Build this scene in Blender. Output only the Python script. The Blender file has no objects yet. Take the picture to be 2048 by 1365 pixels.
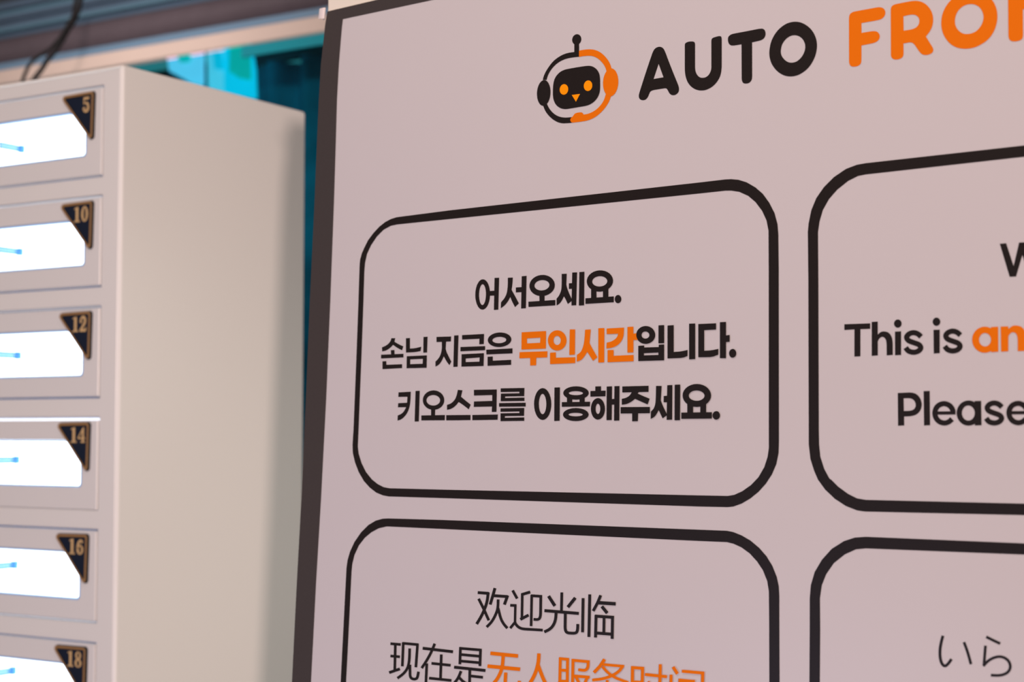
import bpy, math
from mathutils import Vector, Matrix
from mathutils.geometry import tessellate_polygon

# ------------------------------------------------------------------ camera, world, lights, exposure
SC = bpy.context.scene
COL = SC.collection
FPX, CX, CY = 3250.0, 1024.0, 682.5            # focal length and centre for a 2048 x 1365 frame
PITCH = math.atan(180.0 / FPX)
CAM = Vector((0.0, 0.0, 1.45))
FWD = Vector((0, math.cos(PITCH), math.sin(PITCH)))
UP = Vector((0, -math.sin(PITCH), math.cos(PITCH)))
RT = Vector((1, 0, 0))
cd = bpy.data.cameras.new('camera')
cam = bpy.data.objects.new('camera', cd)
COL.objects.link(cam)
cam.location = CAM
cam.rotation_euler = (math.pi / 2 + PITCH, 0, 0)
cd.sensor_width = 36.0
cd.lens = FPX / 2048 * 36.0
cd.clip_start = 0.02
cd.dof.use_dof = True
cd.dof.focus_distance = 1.33
cd.dof.aperture_fstop = 6.8
SC.camera = cam

w = bpy.data.worlds.new('world')
SC.world = w
w.use_nodes = True
bg = w.node_tree.nodes['Background']
bg.inputs['Color'].default_value = (0.92, 0.90, 0.88, 1)
bg.inputs['Strength'].default_value = 0.245

def area(name, loc, target, size, power, colour, shape='DISK'):
    l = bpy.data.lights.new(name, 'AREA')
    l.shape = shape; l.size = size; l.energy = power; l.color = colour
    o = bpy.data.objects.new(name, l); COL.objects.link(o)
    o.location = loc
    o.rotation_euler = (Vector(target) - Vector(loc)).to_track_quat('-Z', 'Y').to_euler()
    return o
area('warm_room_lamp', (0.86, -3.87, 1.80), (-0.1, 1.6, 1.4), 0.21, 160, (1.0, 0.775, 0.69))
area('overhead_fill', (-0.5, 0.3, 2.9), (-0.3, 1.7, 1.5), 1.0, 13, (1.0, 0.84, 0.76))  # unseen overhead fill, added to brighten the upper sign and cabinet
area('cool_fill', (-1.15, 0.6, 0.85), (-0.1, 1.5, 1.2), 0.6, 4.4, (0.66, 0.68, 1.0))  # added cool fill that tints the lower left lavender
wl = area('lintel_fill', (-1.15, 3.25, 2.50), (-1.05, 4.3, 2.36), 0.5, 1.9, (1.0, 0.86, 0.80)); wl.data.spread = 2.2  # unseen fill added to lift the lintel
bl = area('side_fill', (0.9, 2.1, 1.6), (-0.35, 2.15, 1.15), 0.6, 0.42, (0.94, 1.0, 0.90)); bl.data.spread = 1.1  # fill added behind the board for the cabinet side and its shadow

SC.view_settings.view_transform = 'Standard'
SC.view_settings.look = 'None'
SC.view_settings.gamma = 1.0
SC.view_settings.exposure = 0.0
SC.view_settings.use_curve_mapping = False
SC.cycles.max_bounces = 8

# ------------------------------------------------------------------ helpers
def mat(name, col, rough=0.5, spec=0.5, metal=0.0, emit=None, es=0.0, coat=0.0, noise=0.0, nscale=40.0, bump=0.0):
    m = bpy.data.materials.new(name); m.use_nodes = True
    nt = m.node_tree; b = nt.nodes['Principled BSDF']
    b.inputs['Base Color'].default_value = (*col, 1)
    b.inputs['Roughness'].default_value = rough
    b.inputs['Specular IOR Level'].default_value = spec
    b.inputs['Metallic'].default_value = metal
    b.inputs['Coat Weight'].default_value = coat
    b.inputs['Coat Roughness'].default_value = 0.12
    if emit:
        b.inputs['Emission Color'].default_value = (*emit, 1)
        b.inputs['Emission Strength'].default_value = es
    if noise or bump:
        tc = nt.nodes.new('ShaderNodeTexCoord'); n = nt.nodes.new('ShaderNodeTexNoise')
        n.inputs['Scale'].default_value = nscale; n.inputs['Detail'].default_value = 4
        nt.links.new(tc.outputs['Object'], n.inputs['Vector'])
        if noise:
            mx = nt.nodes.new('ShaderNodeMix'); mx.data_type = 'RGBA'
            mx.inputs['A'].default_value = (*[c * (1 - noise) for c in col], 1)
            mx.inputs['B'].default_value = (*[min(1, c * (1 + noise)) for c in col], 1)
            nt.links.new(n.outputs['Fac'], mx.inputs['Factor'])
            nt.links.new(mx.outputs['Result'], b.inputs['Base Color'])
        if bump:
            bp = nt.nodes.new('ShaderNodeBump'); bp.inputs['Strength'].default_value = bump; bp.inputs['Distance'].default_value = 0.001
            nt.links.new(n.outputs['Fac'], bp.inputs['Height']); nt.links.new(bp.outputs['Normal'], b.inputs['Normal'])
    return m

def glass(name, tint, gloss=0.08):
    m = bpy.data.materials.new(name); m.use_nodes = True
    nt = m.node_tree; nt.nodes.clear()
    o = nt.nodes.new('ShaderNodeOutputMaterial'); t = nt.nodes.new('ShaderNodeBsdfTransparent')
    g = nt.nodes.new('ShaderNodeBsdfGlossy'); mx = nt.nodes.new('ShaderNodeMixShader')
    t.inputs['Color'].default_value = (*tint, 1); g.inputs['Roughness'].default_value = 0.03
    mx.inputs['Fac'].default_value = gloss
    nt.links.new(t.outputs[0], mx.inputs[1]); nt.links.new(g.outputs[0], mx.inputs[2]); nt.links.new(mx.outputs[0], o.inputs[0])
    return m

M = {
    'k': mat('black print ink', (0.012, 0.007, 0.006), 0.45, 0.25, noise=0.25, nscale=900),
    'o': mat('orange print ink', (0.80, 0.165, 0.0), 0.6, 0.12),
    'e': mat('bright orange print ink', (0.98, 0.31, 0.0), 0.6, 0.12),
    'b': mat('black sheet border', (0.052, 0.040, 0.039), 0.3, 0.4, noise=0.12, nscale=500),
    'sheet': mat('white printed sheet', (0.605, 0.552, 0.567), 0.34, 0.35, noise=0.012, nscale=9),
    'board': mat('cream board paint', (0.82, 0.74, 0.64), 0.55, 0.3, bump=0.05, nscale=300),
    'tape': mat('clear tape', (0.75, 0.66, 0.66), 0.25, 0.6),
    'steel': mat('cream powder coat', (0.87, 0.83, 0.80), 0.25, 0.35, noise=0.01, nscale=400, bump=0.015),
    'front': mat('shaded cream front frame coat', (0.765, 0.73, 0.71), 0.30, 0.35, noise=0.01, nscale=400, bump=0.015),  # the cabinet's cream coat, base darkened for the dimmer light on the front
    'door': mat('shaded cream door coat', (0.735, 0.70, 0.69), 0.32, 0.4, noise=0.01, nscale=400, bump=0.015),  # doors share the darker base that shades the front
    'flange': mat('grey inner flange', (0.14, 0.17, 0.27), 0.5, 0.3),
    'lit': mat('lit compartment lining', (0.9, 0.93, 0.95), 0.6, 0.2, emit=(0.86, 0.93, 1.0), es=1.05),
    'leak': mat('light strip', (0.8, 0.85, 0.9), 0.5, 0.2, emit=(0.80, 0.88, 1.0), es=0.8),
    'paleblue': mat('pale blue rim glow and film', (0.34, 0.60, 1.0), 0.4, 0.4),  # pale blue stands in for the glow at window rims; also arm film
    'bluebar': mat('blue clear plastic', (0.01, 0.20, 0.52), 0.2, 0.6),
    'bluedark': mat('dark blue plastic', (0.01, 0.16, 0.40), 0.3, 0.5),
    'pane': glass('clear acrylic pane', (0.97, 0.985, 1.0), 0.03),
    'gold': mat('aged brass rim', (0.40, 0.21, 0.08), 0.4, 0.5, metal=0.3),
    'goldtext': mat('pale brass numeral', (0.70, 0.45, 0.21), 0.45, 0.5, metal=0.2),
    'edge': mat('dark badge edge', (0.012, 0.009, 0.008), 0.4, 0.4),
    'navy': mat('navy badge face', (0.004, 0.008, 0.024), 0.45, 0.3, noise=0.3, nscale=900),
    'lintel': mat('pale lintel paint', (0.88, 0.72, 0.64), 0.6, 0.3, noise=0.03, nscale=6),
    'slate': mat('slate blue metal', (0.09, 0.145, 0.22), 0.4, 0.5, noise=0.15, nscale=5),
    'slate2': mat('pale slate metal', (0.13, 0.26, 0.36), 0.4, 0.5, noise=0.1, nscale=5),
    'slate3': mat('dark slate metal', (0.045, 0.05, 0.06), 0.5, 0.4, noise=0.3, nscale=12),
    'rail': mat('blue grey rail', (0.20, 0.34, 0.50), 0.45, 0.5),
    'roller': mat('charcoal mauve roller fabric', (0.125, 0.10, 0.12), 0.5, 0.4, noise=0.12, nscale=30),
    'cord': mat('black cord rubber', (0.008, 0.007, 0.008), 0.6, 0.15),
    'tealglass': glass('teal tinted glass', (0.25, 0.85, 0.92), 0.012),
    'tealrail': mat('teal transom', (0.0, 0.36, 0.46), 0.5, 0.4),
    'curtain': mat('dark teal curtain', (0.006, 0.20, 0.26), 0.9, 0.05, noise=0.85, nscale=9),
    'wall': mat('warm grey wall paint', (0.50, 0.46, 0.44), 0.8, 0.2, noise=0.04, nscale=5),
    'floor': mat('grey floor tile', (0.35, 0.33, 0.31), 0.4, 0.4, noise=0.1, nscale=4),
}

def obj(name, verts, faces, mats, parent=None, mi=None, smooth=False, bevel=0.0):
    me = bpy.data.meshes.new(name)
    me.from_pydata([tuple(v) for v in verts], [], faces)
    if not isinstance(mats, (list, tuple)): mats = [mats]
    for m in mats: me.materials.append(m)
    if mi:
        for p, i in zip(me.polygons, mi): p.material_index = i
    if smooth:
        for p in me.polygons: p.use_smooth = True
    me.update()
    o = bpy.data.objects.new(name, me); COL.objects.link(o)
    if parent: o.parent = parent
    if bevel:
        b = o.modifiers.new('bevel', 'BEVEL'); b.width = bevel; b.segments = 3; b.limit_method = 'ANGLE'
    return o

def box(x0, x1, y0, y1, z0, z1):
    v = [(x, y, z) for x in (x0, x1) for y in (y0, y1) for z in (z0, z1)]
    return v, [(0, 1, 3, 2), (4, 6, 7, 5), (0, 4, 5, 1), (2, 3, 7, 6), (0, 2, 6, 4), (1, 5, 7, 3)]

class MB:
    def __init__(s): s.v = []; s.f = []; s.m = []
    def add(s, v, f, m=0):
        n = len(s.v); s.v += list(v); s.f += [tuple(i + n for i in q) for q in f]; s.m += [m] * len(f)
    def make(s, name, mats, parent=None, **k): return obj(name, s.v, s.f, mats, parent, s.m, **k)

def thing(name, label, cat, loc=(0, 0, 0), rotz=0.0, group=None, rot=None):
    o = bpy.data.objects.new(name, None); COL.objects.link(o)
    o.empty_display_size = 0.1
    o.location = loc; o.rotation_euler = (0, 0, rotz)
    if rot is not None: o.rotation_euler = rot.to_euler()
    o['label'] = label; o['category'] = cat
    if group: o['group'] = group
    return o

def tess(loops):
    """triangles of an outline with holes: returns flat points and triangles"""
    pts = [p for l in loops for p in l]
    return pts, tessellate_polygon([[Vector((p[0], p[1], 0)) for p in l] for l in loops])

def plate(outer, holes, y, t, ch=0.0, flip=False):
    """a sheet in the local x/z plane: front at y, thickness t, chamfered rims"""
    mb = MB()
    def area2(l): return sum(l[i - 1][0] * l[i][1] - l[i][0] * l[i - 1][1] for i in range(len(l)))
    def off(l, d):
        n = len(l); s = 1 if area2(l) > 0 else -1; o = []
        for i in range(n):
            a, p, b = Vector(l[i - 1]), Vector(l[i]), Vector(l[(i + 1) % n])
            t1 = (p - a).normalized(); t2 = (b - p).normalized()
            n1 = Vector((t1.y, -t1.x)) * s; n2 = Vector((t2.y, -t2.x)) * s
            m = (n1 + n2).normalized(); k = 1 / max(0.4, m.dot(n1))
            q = p + m * d * k; o.append((q.x, q.y))
        return o
    fo = off(outer, -ch) if ch else outer
    fh = [off(h, ch) if ch else h for h in holes]
    pts, tr = tess([fo] + fh)
    mb.add([(p[0], y, p[1]) for p in pts], tr)
    pts, tr = tess([outer] + list(holes))
    mb.add([(p[0], y + t, p[1]) for p in pts], tr)
    for a, b in zip([outer] + list(holes), [fo] + fh):
        n = len(a)
        v = [(p[0], y, p[1]) for p in b] + [(p[0], y + ch, p[1]) for p in a] + [(p[0], y + t, p[1]) for p in a]
        f = []
        for i in range(n):
            j = (i + 1) % n
            if ch: f.append((i, j, n + j, n + i))
            f.append((n + i, n + j, 2 * n + j, 2 * n + i))
        mb.add(v, f)
    return mb

def rounded(pts, rad, seg=5):
    """round the corners of a polygon; rad per corner"""
    out = []; n = len(pts)
    for i, p in enumerate(pts):
        r = rad[i] if isinstance(rad, (list, tuple)) else rad
        a, p, b = Vector(pts[i - 1]), Vector(p), Vector(pts[(i + 1) % n])
        if r <= 0: out.append((p.x, p.y)); continue
        u, v = (a - p).normalized(), (b - p).normalized()
        ang = math.acos(max(-1, min(1, u.dot(v)))); d = r / math.tan(ang / 2)
        s, e = p + u * d, p + v * d
        c = p + (u + v).normalized() * (r / math.sin(ang / 2))
        a0 = math.atan2(s.y - c.y, s.x - c.x); a1 = math.atan2(e.y - c.y, e.x - c.x)
        da = (a1 - a0 + math.pi) % (2 * math.pi) - math.pi
        for k in range(seg + 1):
            t = a0 + da * k / seg; out.append((c.x + r * math.cos(t), c.y + r * math.sin(t)))
    return out

def tube(path, r, seg=8):
    mb = MB(); P = [Vector(p) for p in path]; v = []; f = []
    for i, p in enumerate(P):
        t = (P[min(i + 1, len(P) - 1)] - P[max(i - 1, 0)]).normalized()
        a = t.orthogonal().normalized(); b = t.cross(a)
        # keep a steady frame
        ref = Vector((1, 0, 0)); a = (ref - t * ref.dot(t)).normalized(); b = t.cross(a)
        for k in range(seg):
            g = 2 * math.pi * k / seg; v.append(tuple(p + (a * math.cos(g) + b * math.sin(g)) * r))
    for i in range(len(P) - 1):
        for k in range(seg):
            j = (k + 1) % seg; f.append((i * seg + k, i * seg + j, (i + 1) * seg + j, (i + 1) * seg + k))
    f.append(tuple(range(seg))); f.append(tuple((len(P) - 1) * seg + k for k in range(seg))[::-1])
    mb.add(v, f); return mb

# points of the place found from their sight line and distance
def at(x, y, z): return CAM + (FWD + RT * ((x - CX) / FPX) - UP * ((y - CY) / FPX)) * z

# ------------------------------------------------------------------ setting
TC = math.atan(5204 * math.cos(PITCH) / FPX)
CU = Vector((math.sin(TC), -math.cos(TC), 0))        # along the locker front, to the right
CB = Vector((math.cos(TC), math.sin(TC), 0))         # into the locker, away from the camera
RZ = math.atan2(CU.y, CU.x)
fl = obj('floor', *box(-6, 5, -4, 8, -0.05, 0.0), M['floor']); fl['kind'] = 'structure'

B0 = at(330, 68, 4.0)                                 # lower front edge of the roller housing
BH = B0.z
def bobj(name, x0, x1, y0, y1, z0, z1, m, parent=None, **k):
    """box in the back wall's frame: x along the wall, y behind it, z from the roller's lower edge"""
    v, f = box(x0, x1, y0, y1, z0, z1)
    if parent is None: v = [B0 + CU * a + CB * b + Vector((0, 0, c)) for a, b, c in v]
    return obj(name, v, f, m, parent, **k)
wall = MB()
for a in ((-7.0, -0.95, 0.06, 0.20, -BH, 0.75), (-0.95, 2.8, 0.06, 0.20, 0.07, 0.75), (1.9, 2.8, 0.06, 0.20, -BH, 0.07), (-0.95, 1.9, 0.06, 0.20, -BH, -BH + 0.5)):
    wall.add([B0 + CU * p + CB * q + Vector((0, 0, r)) for p, q, r in box(*a)[0]], box(*a)[1])
wo = wall.make('wall_back', M['wall']); wo['kind'] = 'structure'
ce = bobj('ceiling', -7.0, 2.8, -1.4, 2.2, 0.75, 0.80, M['wall']); ce['kind'] = 'structure'

# lintel
li = bobj('trim_1', -1.6, 2.4, 0.0, 0.012, -0.0590, -0.0190, M['lintel'], bevel=0.006); li['kind'] = 'structure'
ra = bobj('trim_2', -1.6, 2.4, 0.010, 0.05, -0.0190, 0.004, M['rail']); ra['kind'] = 'structure'

# window with teal glass
wd = bpy.data.objects.new('window_1', None); COL.objects.link(wd)
wd.location = B0; wd.rotation_euler = (0, 0, RZ); wd['kind'] = 'structure'
bobj('glass_pane', -0.94, 1.88, 0.018, 0.022, -BH + 0.5, -0.06, M['tealglass'], wd)
bobj('transom', 0.24, 1.88, 0.010, 0.017, -0.086, -0.0595, M['tealrail'], wd)
bobj('mullion', 1.05, 1.09, 0.05, 0.10, -BH + 0.5, -0.092, M['tealrail'], wd)

# behind the glass: pleated curtain, and the lit display added for the bright cyan light seen there
cur = thing('curtain', 'dark teal pleated curtain hanging behind the tinted window', 'curtain', (B0 + CB * 0.45) - Vector((0, 0, BH)), RZ)
n = 240; v = []; f = []
for i in range(n + 1):
    x = -1.3 + 3.6 * i / n
    y = 0.035 * math.sin(x * 52) + 0.02 * math.sin(x * 23 + 1.3)
    v += [(x, y, BH - 1.9), (x * 1.0, y * 0.8, BH + 0.02)]
for i in range(n): f.append((2 * i, 2 * i + 2, 2 * i + 3, 2 * i + 1))
obj('pleated_cloth', v, f, M['curtain'], cur, smooth=True)
obj('curtain_rod', *box(-1.35, 2.35, -0.012, 0.012, BH + 0.02, BH + 0.045), M['slate3'], cur)

dl = thing('glow_panels', 'glowing cyan and pale blue lit display added for the bright light in the tinted window', 'panels', (B0 + CB * 0.30) - Vector((0, 0, BH)), RZ)
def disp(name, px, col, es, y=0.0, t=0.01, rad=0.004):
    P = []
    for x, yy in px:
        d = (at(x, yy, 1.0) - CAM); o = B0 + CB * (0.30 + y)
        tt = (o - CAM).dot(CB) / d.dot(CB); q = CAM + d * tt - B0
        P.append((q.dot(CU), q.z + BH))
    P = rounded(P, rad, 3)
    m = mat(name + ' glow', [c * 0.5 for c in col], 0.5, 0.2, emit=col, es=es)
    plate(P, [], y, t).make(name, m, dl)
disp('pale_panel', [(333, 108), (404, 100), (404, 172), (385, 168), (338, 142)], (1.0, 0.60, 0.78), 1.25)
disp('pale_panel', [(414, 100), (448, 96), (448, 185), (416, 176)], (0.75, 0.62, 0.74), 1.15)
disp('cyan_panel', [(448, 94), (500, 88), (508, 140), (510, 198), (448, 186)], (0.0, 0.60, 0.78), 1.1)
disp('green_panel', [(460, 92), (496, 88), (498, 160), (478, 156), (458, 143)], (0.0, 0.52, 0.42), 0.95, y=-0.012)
disp('green_patch', [(352, 110), (378, 108), (376, 123), (360, 125)], (0.0, 0.55, 0.50), 1.0, y=-0.012)
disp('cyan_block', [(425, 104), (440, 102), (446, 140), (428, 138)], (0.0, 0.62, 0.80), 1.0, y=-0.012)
obj('post', *box(-0.03, 0.03, 0.012, 0.05, 0.0, BH - 0.16), M['slate3'], dl)

# roller and the ribbed housing above it
rl = thing('roller_blind', 'charcoal rolled fabric blind under a slate blue ribbed housing along the pale lintel', 'blind', B0 + Vector((0, 0, 0.034)), RZ)
v = []; f = []; N = 32
for x in (-1.7, 2.4):
    for k in range(N):
        g = 2 * math.pi * k / N; v.append((x, math.cos(g) * 0.036 + 0.024, math.sin(g) * 0.036))
for k in range(N): f.append((k, (k + 1) % N, N + (k + 1) % N, N + k))
obj('fabric_roll', v, f, M['roller'], rl, smooth=True)
obj('end_bracket', *box(-1.712, -1.70, -0.03, 0.07, -0.05, 0.06), M['slate3'], rl)
obj('end_bracket', *box(2.40, 2.412, -0.03, 0.07, -0.05, 0.06), M['slate3'], rl)
hs = bpy.data.objects.new('ribbed_housing', None); COL.objects.link(hs); hs.parent = rl; hs.location = (0, 0, -0.034); hs['label'] = 'slate blue ribbed metal housing'
z = 0.070
obj('back_plate', *box(-1.7, 2.4, 0.045, 0.058, 0.07, 0.60), M['slate3'], hs)
for k, (h, mm, pr) in enumerate([(0.016, 'slate', 0.02), (0.012, 'slate2', 0.034), (0.018, 'slate', 0.024), (0.016, 'slate', 0.032), (0.015, 'slate2', 0.02), (0.022, 'slate', 0.03)] + [(0.03, 'slate3', 0.02 + 0.006 * (i % 2)) for i in range(12)]):
    obj('rib', *box(-1.7, 2.4, 0.045 - pr, 0.045, z + 0.001, z + h - 0.001), M[mm], hs, bevel=0.002)
    z += h

# cords
cp = [(168, -60), (163, -10), (158, 18), (148, 42), (136, 60), (124, 82), (110, 103), (95, 120), (84, 138), (68, 158), (58, 190)]
c1 = tube([at(x, y, 3.55) for x, y in cp], 0.0058).make('hanging_cord', M['cord'], smooth=True)
c1['label'] = 'thicker black cord dangling in front of the roller, right one behind the locker'; c1['category'] = 'cord'; c1['group'] = 'cords above the locker'
cp = [(154, -60), (151, 0), (146, 32), (134, 52), (120, 76), (100, 98), (84, 108), (66, 120), (56, 134), (46, 158), (40, 190)]
c2 = tube([at(x, y, 3.5) for x, y in cp], 0.0042).make('hanging_cord', M['cord'], smooth=True)
c2['label'] = 'thinner black cord left of its twin, ending nearest the picture edge'; c2['category'] = 'cord'; c2['group'] = 'cords above the locker'

# ------------------------------------------------------------------ locker cabinet
K0 = at(246, 128, 2.0); H = K0.z; W = 0.345; D = 0.353
lk = thing('locker_cabinet', 'cream steel locker cabinet with lit windowed doors and numbered triangle badges', 'locker', (K0.x, K0.y, 0), RZ)
# carcass skin
R = 0.004
def section(ins):
    return rounded([(-W + ins, ins), (-ins, ins), (-ins, D - ins), (-W + ins, D - ins)], [R] * 4, 6)
s0 = section(0.0); n = len(s0)
v = [(x, y, z) for z in (0.0, H - 0.004) for x, y in s0]; f = []
for i in range(n):
    j = (i + 1) % n
    a, b = s0[i], s0[j]
    if a[1] < 1e-6 and b[1] < 1e-6: continue              # the front is the frame below
    f.append((i, j, n + j, n + i))
rings = [(0.0, H - 0.004), (0.0012, H - 0.0012), (0.004, H)]
for q, (ins, zz) in enumerate(rings):
    base = len(v); v += [(x, y, zz) for x, y in section(ins)]
    if q:
        for i in range(n): j = (i + 1) % n; f.append((base - n + i, base - n + j, base + j, base + i))
f.append(tuple(range(len(v) - n, len(v))))
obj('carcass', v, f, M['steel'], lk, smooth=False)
# doors
DR, DL, TOP0, PIT, DH, GAP = -0.0327, -0.305, -0.0224, 0.1373, 0.1143, 0.0024
numbers = ['5', '10', '12', '14', '16', '18']
holes = []
for k in range(6):
    t = H + TOP0 - k * PIT
    holes.append(rounded([(DL, t - DH), (DR, t - DH), (DR, t), (DL, t)], 0.001, 2))
outer = [(-W + R, 0.0), (-R, 0.0), (-R, H - 0.004), (-W + R, H - 0.004)]
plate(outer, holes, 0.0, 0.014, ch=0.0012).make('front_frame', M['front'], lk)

def quadstrip(pts, w):
    L = []; Rr = []
    for i, p in enumerate(pts):
        p = Vector(p); a = Vector(pts[max(0, i - 1)]); b = Vector(pts[min(len(pts) - 1, i + 1)])
        t = (b - a).normalized(); nn = Vector((-t.y, t.x)); ww = w[i] if isinstance(w, (list, tuple)) else w
        L.append(tuple(p + nn * ww / 2)); Rr.append(tuple(p - nn * ww / 2))
    return L + Rr[::-1]
def arc(cx, cy, rx, ry, a0, a1, n=14): return [(cx + rx * math.cos(math.radians(a0 + (a1 - a0) * i / n)), cy + ry * math.sin(math.radians(a0 + (a1 - a0) * i / n))) for i in range(n + 1)]
def digit(c):
    """bold serif numeral as outlines in a 1 x 1.5 box"""
    S = []
    if c == '1': S = [[[(0.34, 0.1), (0.70, 0.1), (0.70, 1.5), (0.52, 1.5), (0.12, 1.36), (0.12, 1.26), (0.34, 1.30)]], [[(0.10, 0), (0.92, 0), (0.92, 0.14), (0.10, 0.14)]]]
    if c == '0': S = [[arc(.5, .75, .48, .77, 0, 345, 22), arc(.5, .75, .17, .62, 0, 345, 22)]]
    if c == '2': S = [[quadstrip(arc(.48, 1.07, .31, .36, 190, -40, 12) + [(.45, .50), (.16, .20)], [.16] + [.22] * 4 + [.3] * 8 + [.26, .2])], [[(.05, 0), (.92, 0), (.97, .42), (.85, .42), (.78, .27), (.05, .27)]], [arc(.2, 1.0, .16, .16, 0, 340, 12)]]
    if c == '4': S = [[[(.58, .1), (.86, .1), (.86, 1.5), (.72, 1.5), (.0, .50), (.0, .36), (.58, .36)], [(.58, .50), (.58, 1.05), (.16, .50)]], [[(.40, 0), (1.0, 0), (1.0, .13), (.40, .13)]], [[(.8, .36), (1.03, .36), (1.03, .50), (.8, .50)]]]
    if c == '5': S = [[quadstrip(arc(.45, .50, .34, .42, 125, -150, 16), [.12] * 3 + [.26] * 5 + [.32] * 4 + [.24] * 5)], [[(.12, .80), (.26, .84), (.26, 1.25), (.86, 1.25), (.92, 1.5), (.12, 1.5)]], [arc(.2, .36, .17, .17, 0, 340, 12)]]
    if c == '6': S = [[arc(.52, .47, .46, .48, 0, 345, 20), arc(.55, .47, .15, .34, 0, 345, 20)], [quadstrip([(.20, .50), (.22, .85), (.34, 1.15), (.52, 1.36), (.80, 1.38)], [.32, .32, .28, .2, .14])], [arc(.78, 1.24, .15, .15, 0, 340, 12)]]
    if c == '8': S = [[arc(.5, 1.12, .40, .39, 0, 345, 20), arc(.5, 1.14, .15, .26, 0, 345, 20)], [arc(.5, .40, .47, .42, 0, 345, 20), arc(.5, .38, .18, .29, 0, 345, 20)]]
    return S
for k, num in enumerate(numbers):
    t = H + TOP0 - k * PIT
    drop = 0.0016 if num == '14' else 0.0
    g = GAP
    wt, wb = t - 0.0282, t - 0.0868
    if k == 4: wb -= 0.0006
    outl = rounded([(DL + g, t - DH + (g if not drop else 0.0005)), (DR - g, t - DH + (g if not drop else 0.0005)), (DR - g, t - g - drop), (DL + g, t - g - drop)], 0.001, 2)
    win = rounded([(-0.270, wb), (-0.0622, wb), (-0.0622, t - 0.0560), (-0.0885, wt), (-0.270, wt)], [0.004, 0.0055, 0.002, 0.002, 0.004], 5)
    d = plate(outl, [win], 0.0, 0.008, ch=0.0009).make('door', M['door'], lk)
    d['label'] = 'locker door numbered %s' % num
    # clear pane at the back of the door
    v_, f_ = box(-0.276, -0.056, 0.0082, 0.0102, wb - 0.006, wt + 0.006)
    obj('window_pane', v_, f_, M['pane'], d)
    plate(rounded([(-0.2695, wb + 0.0003), (-0.0625, wb + 0.0003), (-0.0625, t - 0.0562), (-0.0887, wt - 0.0003), (-0.2695, wt - 0.0003)], [0.004, 0.0055, 0.002, 0.002, 0.004], 5), [rounded([(-0.2665, wb + 0.0022), (-0.0650, wb + 0.0022), (-0.0650, t - 0.0570), (-0.0898, wt - 0.0022), (-0.2665, wt - 0.0022)], [0.003, 0.004, 0.001, 0.001, 0.003], 5)], 0.0010, 0.0060).make('window_glow_rim', M['paleblue'], d)  # ring coloured like the bluish glow around the window
    # badge
    tri = [(-0.1085, t - 0.0066), (-0.0458, t - 0.0056), (-0.0474, t - 0.0735)]
    cx = sum(p[0] for p in tri) / 3; cz = sum(p[1] for p in tri) / 3
    bm = MB()
    def shrink(d_):
        o = []
        for i in range(3):
            a, p, b = Vector(tri[i - 1]), Vector(tri[i]), Vector(tri[(i + 1) % 3])
            u, q = (a - p).normalized(), (b - p).normalized()
            ang = math.acos(u.dot(q)); o.append(tuple(p + (u + q).normalized() * (d_ / math.sin(ang / 2))))
        return o
    loops = [rounded(shrink(dd), rr, 5) for dd, rr in ((0.0, 0.0045), (0.0009, 0.0038), (0.0012, 0.0036), (0.0040, 0.0016), (0.0047, 0.0012))]
    ys = [0.0, -0.0030, -0.0034, -0.0034, -0.0020]
    mm = [0, 0, 1, 0]
    nn = len(loops[0])
    for q in range(4):
        a, b = loops[q], loops[q + 1]
        bm.add([(p[0], ys[q], p[1]) for p in a] + [(p[0], ys[q + 1], p[1]) for p in b], [(i, (i + 1) % nn, nn + (i + 1) % nn, nn + i) for i in range(nn)], mm[q])
    bm.add([(p[0], -0.0020, p[1]) for p in loops[4]], [tuple(range(nn))], 2)
    dw, dh = 0.0125, 0.0190
    x1 = -0.0540
    for ci, c in enumerate(num[::-1]):
        xx = x1 - dw - ci * (dw * (1.02 if c != '1' else 1.08))
        for loops_ in digit(c):
            pts, tr = tess([[(xx + p[0] * dw, t - 0.0315 + p[1] * dh / 1.5) for p in l] for l in loops_])
            bm.add([(p[0], -0.0026, p[1]) for p in pts], tr, 3)
    b = bm.make('number_badge', [M['edge'], M['gold'], M['navy'], M['goldtext']], d)
    b['label'] = 'navy triangle badge with brass rim numbered %s' % num
    # lit compartment behind the door
    cm = MB()
    x0, x1_, z0, z1 = DL - 0.012, DR + 0.006, t - DH - 0.008, t + 0.008
    vv, ff = box(x0, x1_, 0.016, 0.30, z0, z1)
    cm.add(vv, [q for q in ff if q != (0, 4, 5, 1)])
    cm.make('lit_compartment', M['lit'], lk)
    # flange behind the door gap
    fo = [(x0, z0), (x1_, z0), (x1_, z1), (x0, z1)]
    ztop = t - 0.006 if not drop else t - 0.0010
    fi = [(DL + 0.006, t - DH + 0.006), (DR - 0.006, t - DH + 0.006), (DR - 0.006, ztop), (DL + 0.006, ztop)]
    plate(fo, [fi], 0.0145, 0.001).make('inner_flange', M['flange'], lk)
    if drop:
        sm = obj('light_leak', *box(DL + 0.004, DR - 0.003, 0.0100, 0.0125, t - 0.0044, t - 0.0010), M['leak'], lk)  # glowing bar added for the light leaking through this door's top gap
    # clear blue lock arm reaching back from the pane into the compartment
    zb = t - 0.0549
    hx = -0.2332
    arm = MB()
    arm.add(*box(hx - 0.0020, hx + 0.0020, 0.0105, 0.046, zb + 0.0014, zb + 0.0042), 0)
    arm.add(*box(hx - 0.0020, hx + 0.0020, 0.0105, 0.046, zb - 0.0042, zb - 0.0014), 0)
    arm.add(*box(hx - 0.0012, hx + 0.0012, 0.0105, 0.040, zb - 0.0016, zb + 0.0016), 2)
    arm.add(*box(hx - 0.0032, hx + 0.0032, 0.0440, 0.0500, zb - 0.0050, zb + 0.0050), 0)
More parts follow.
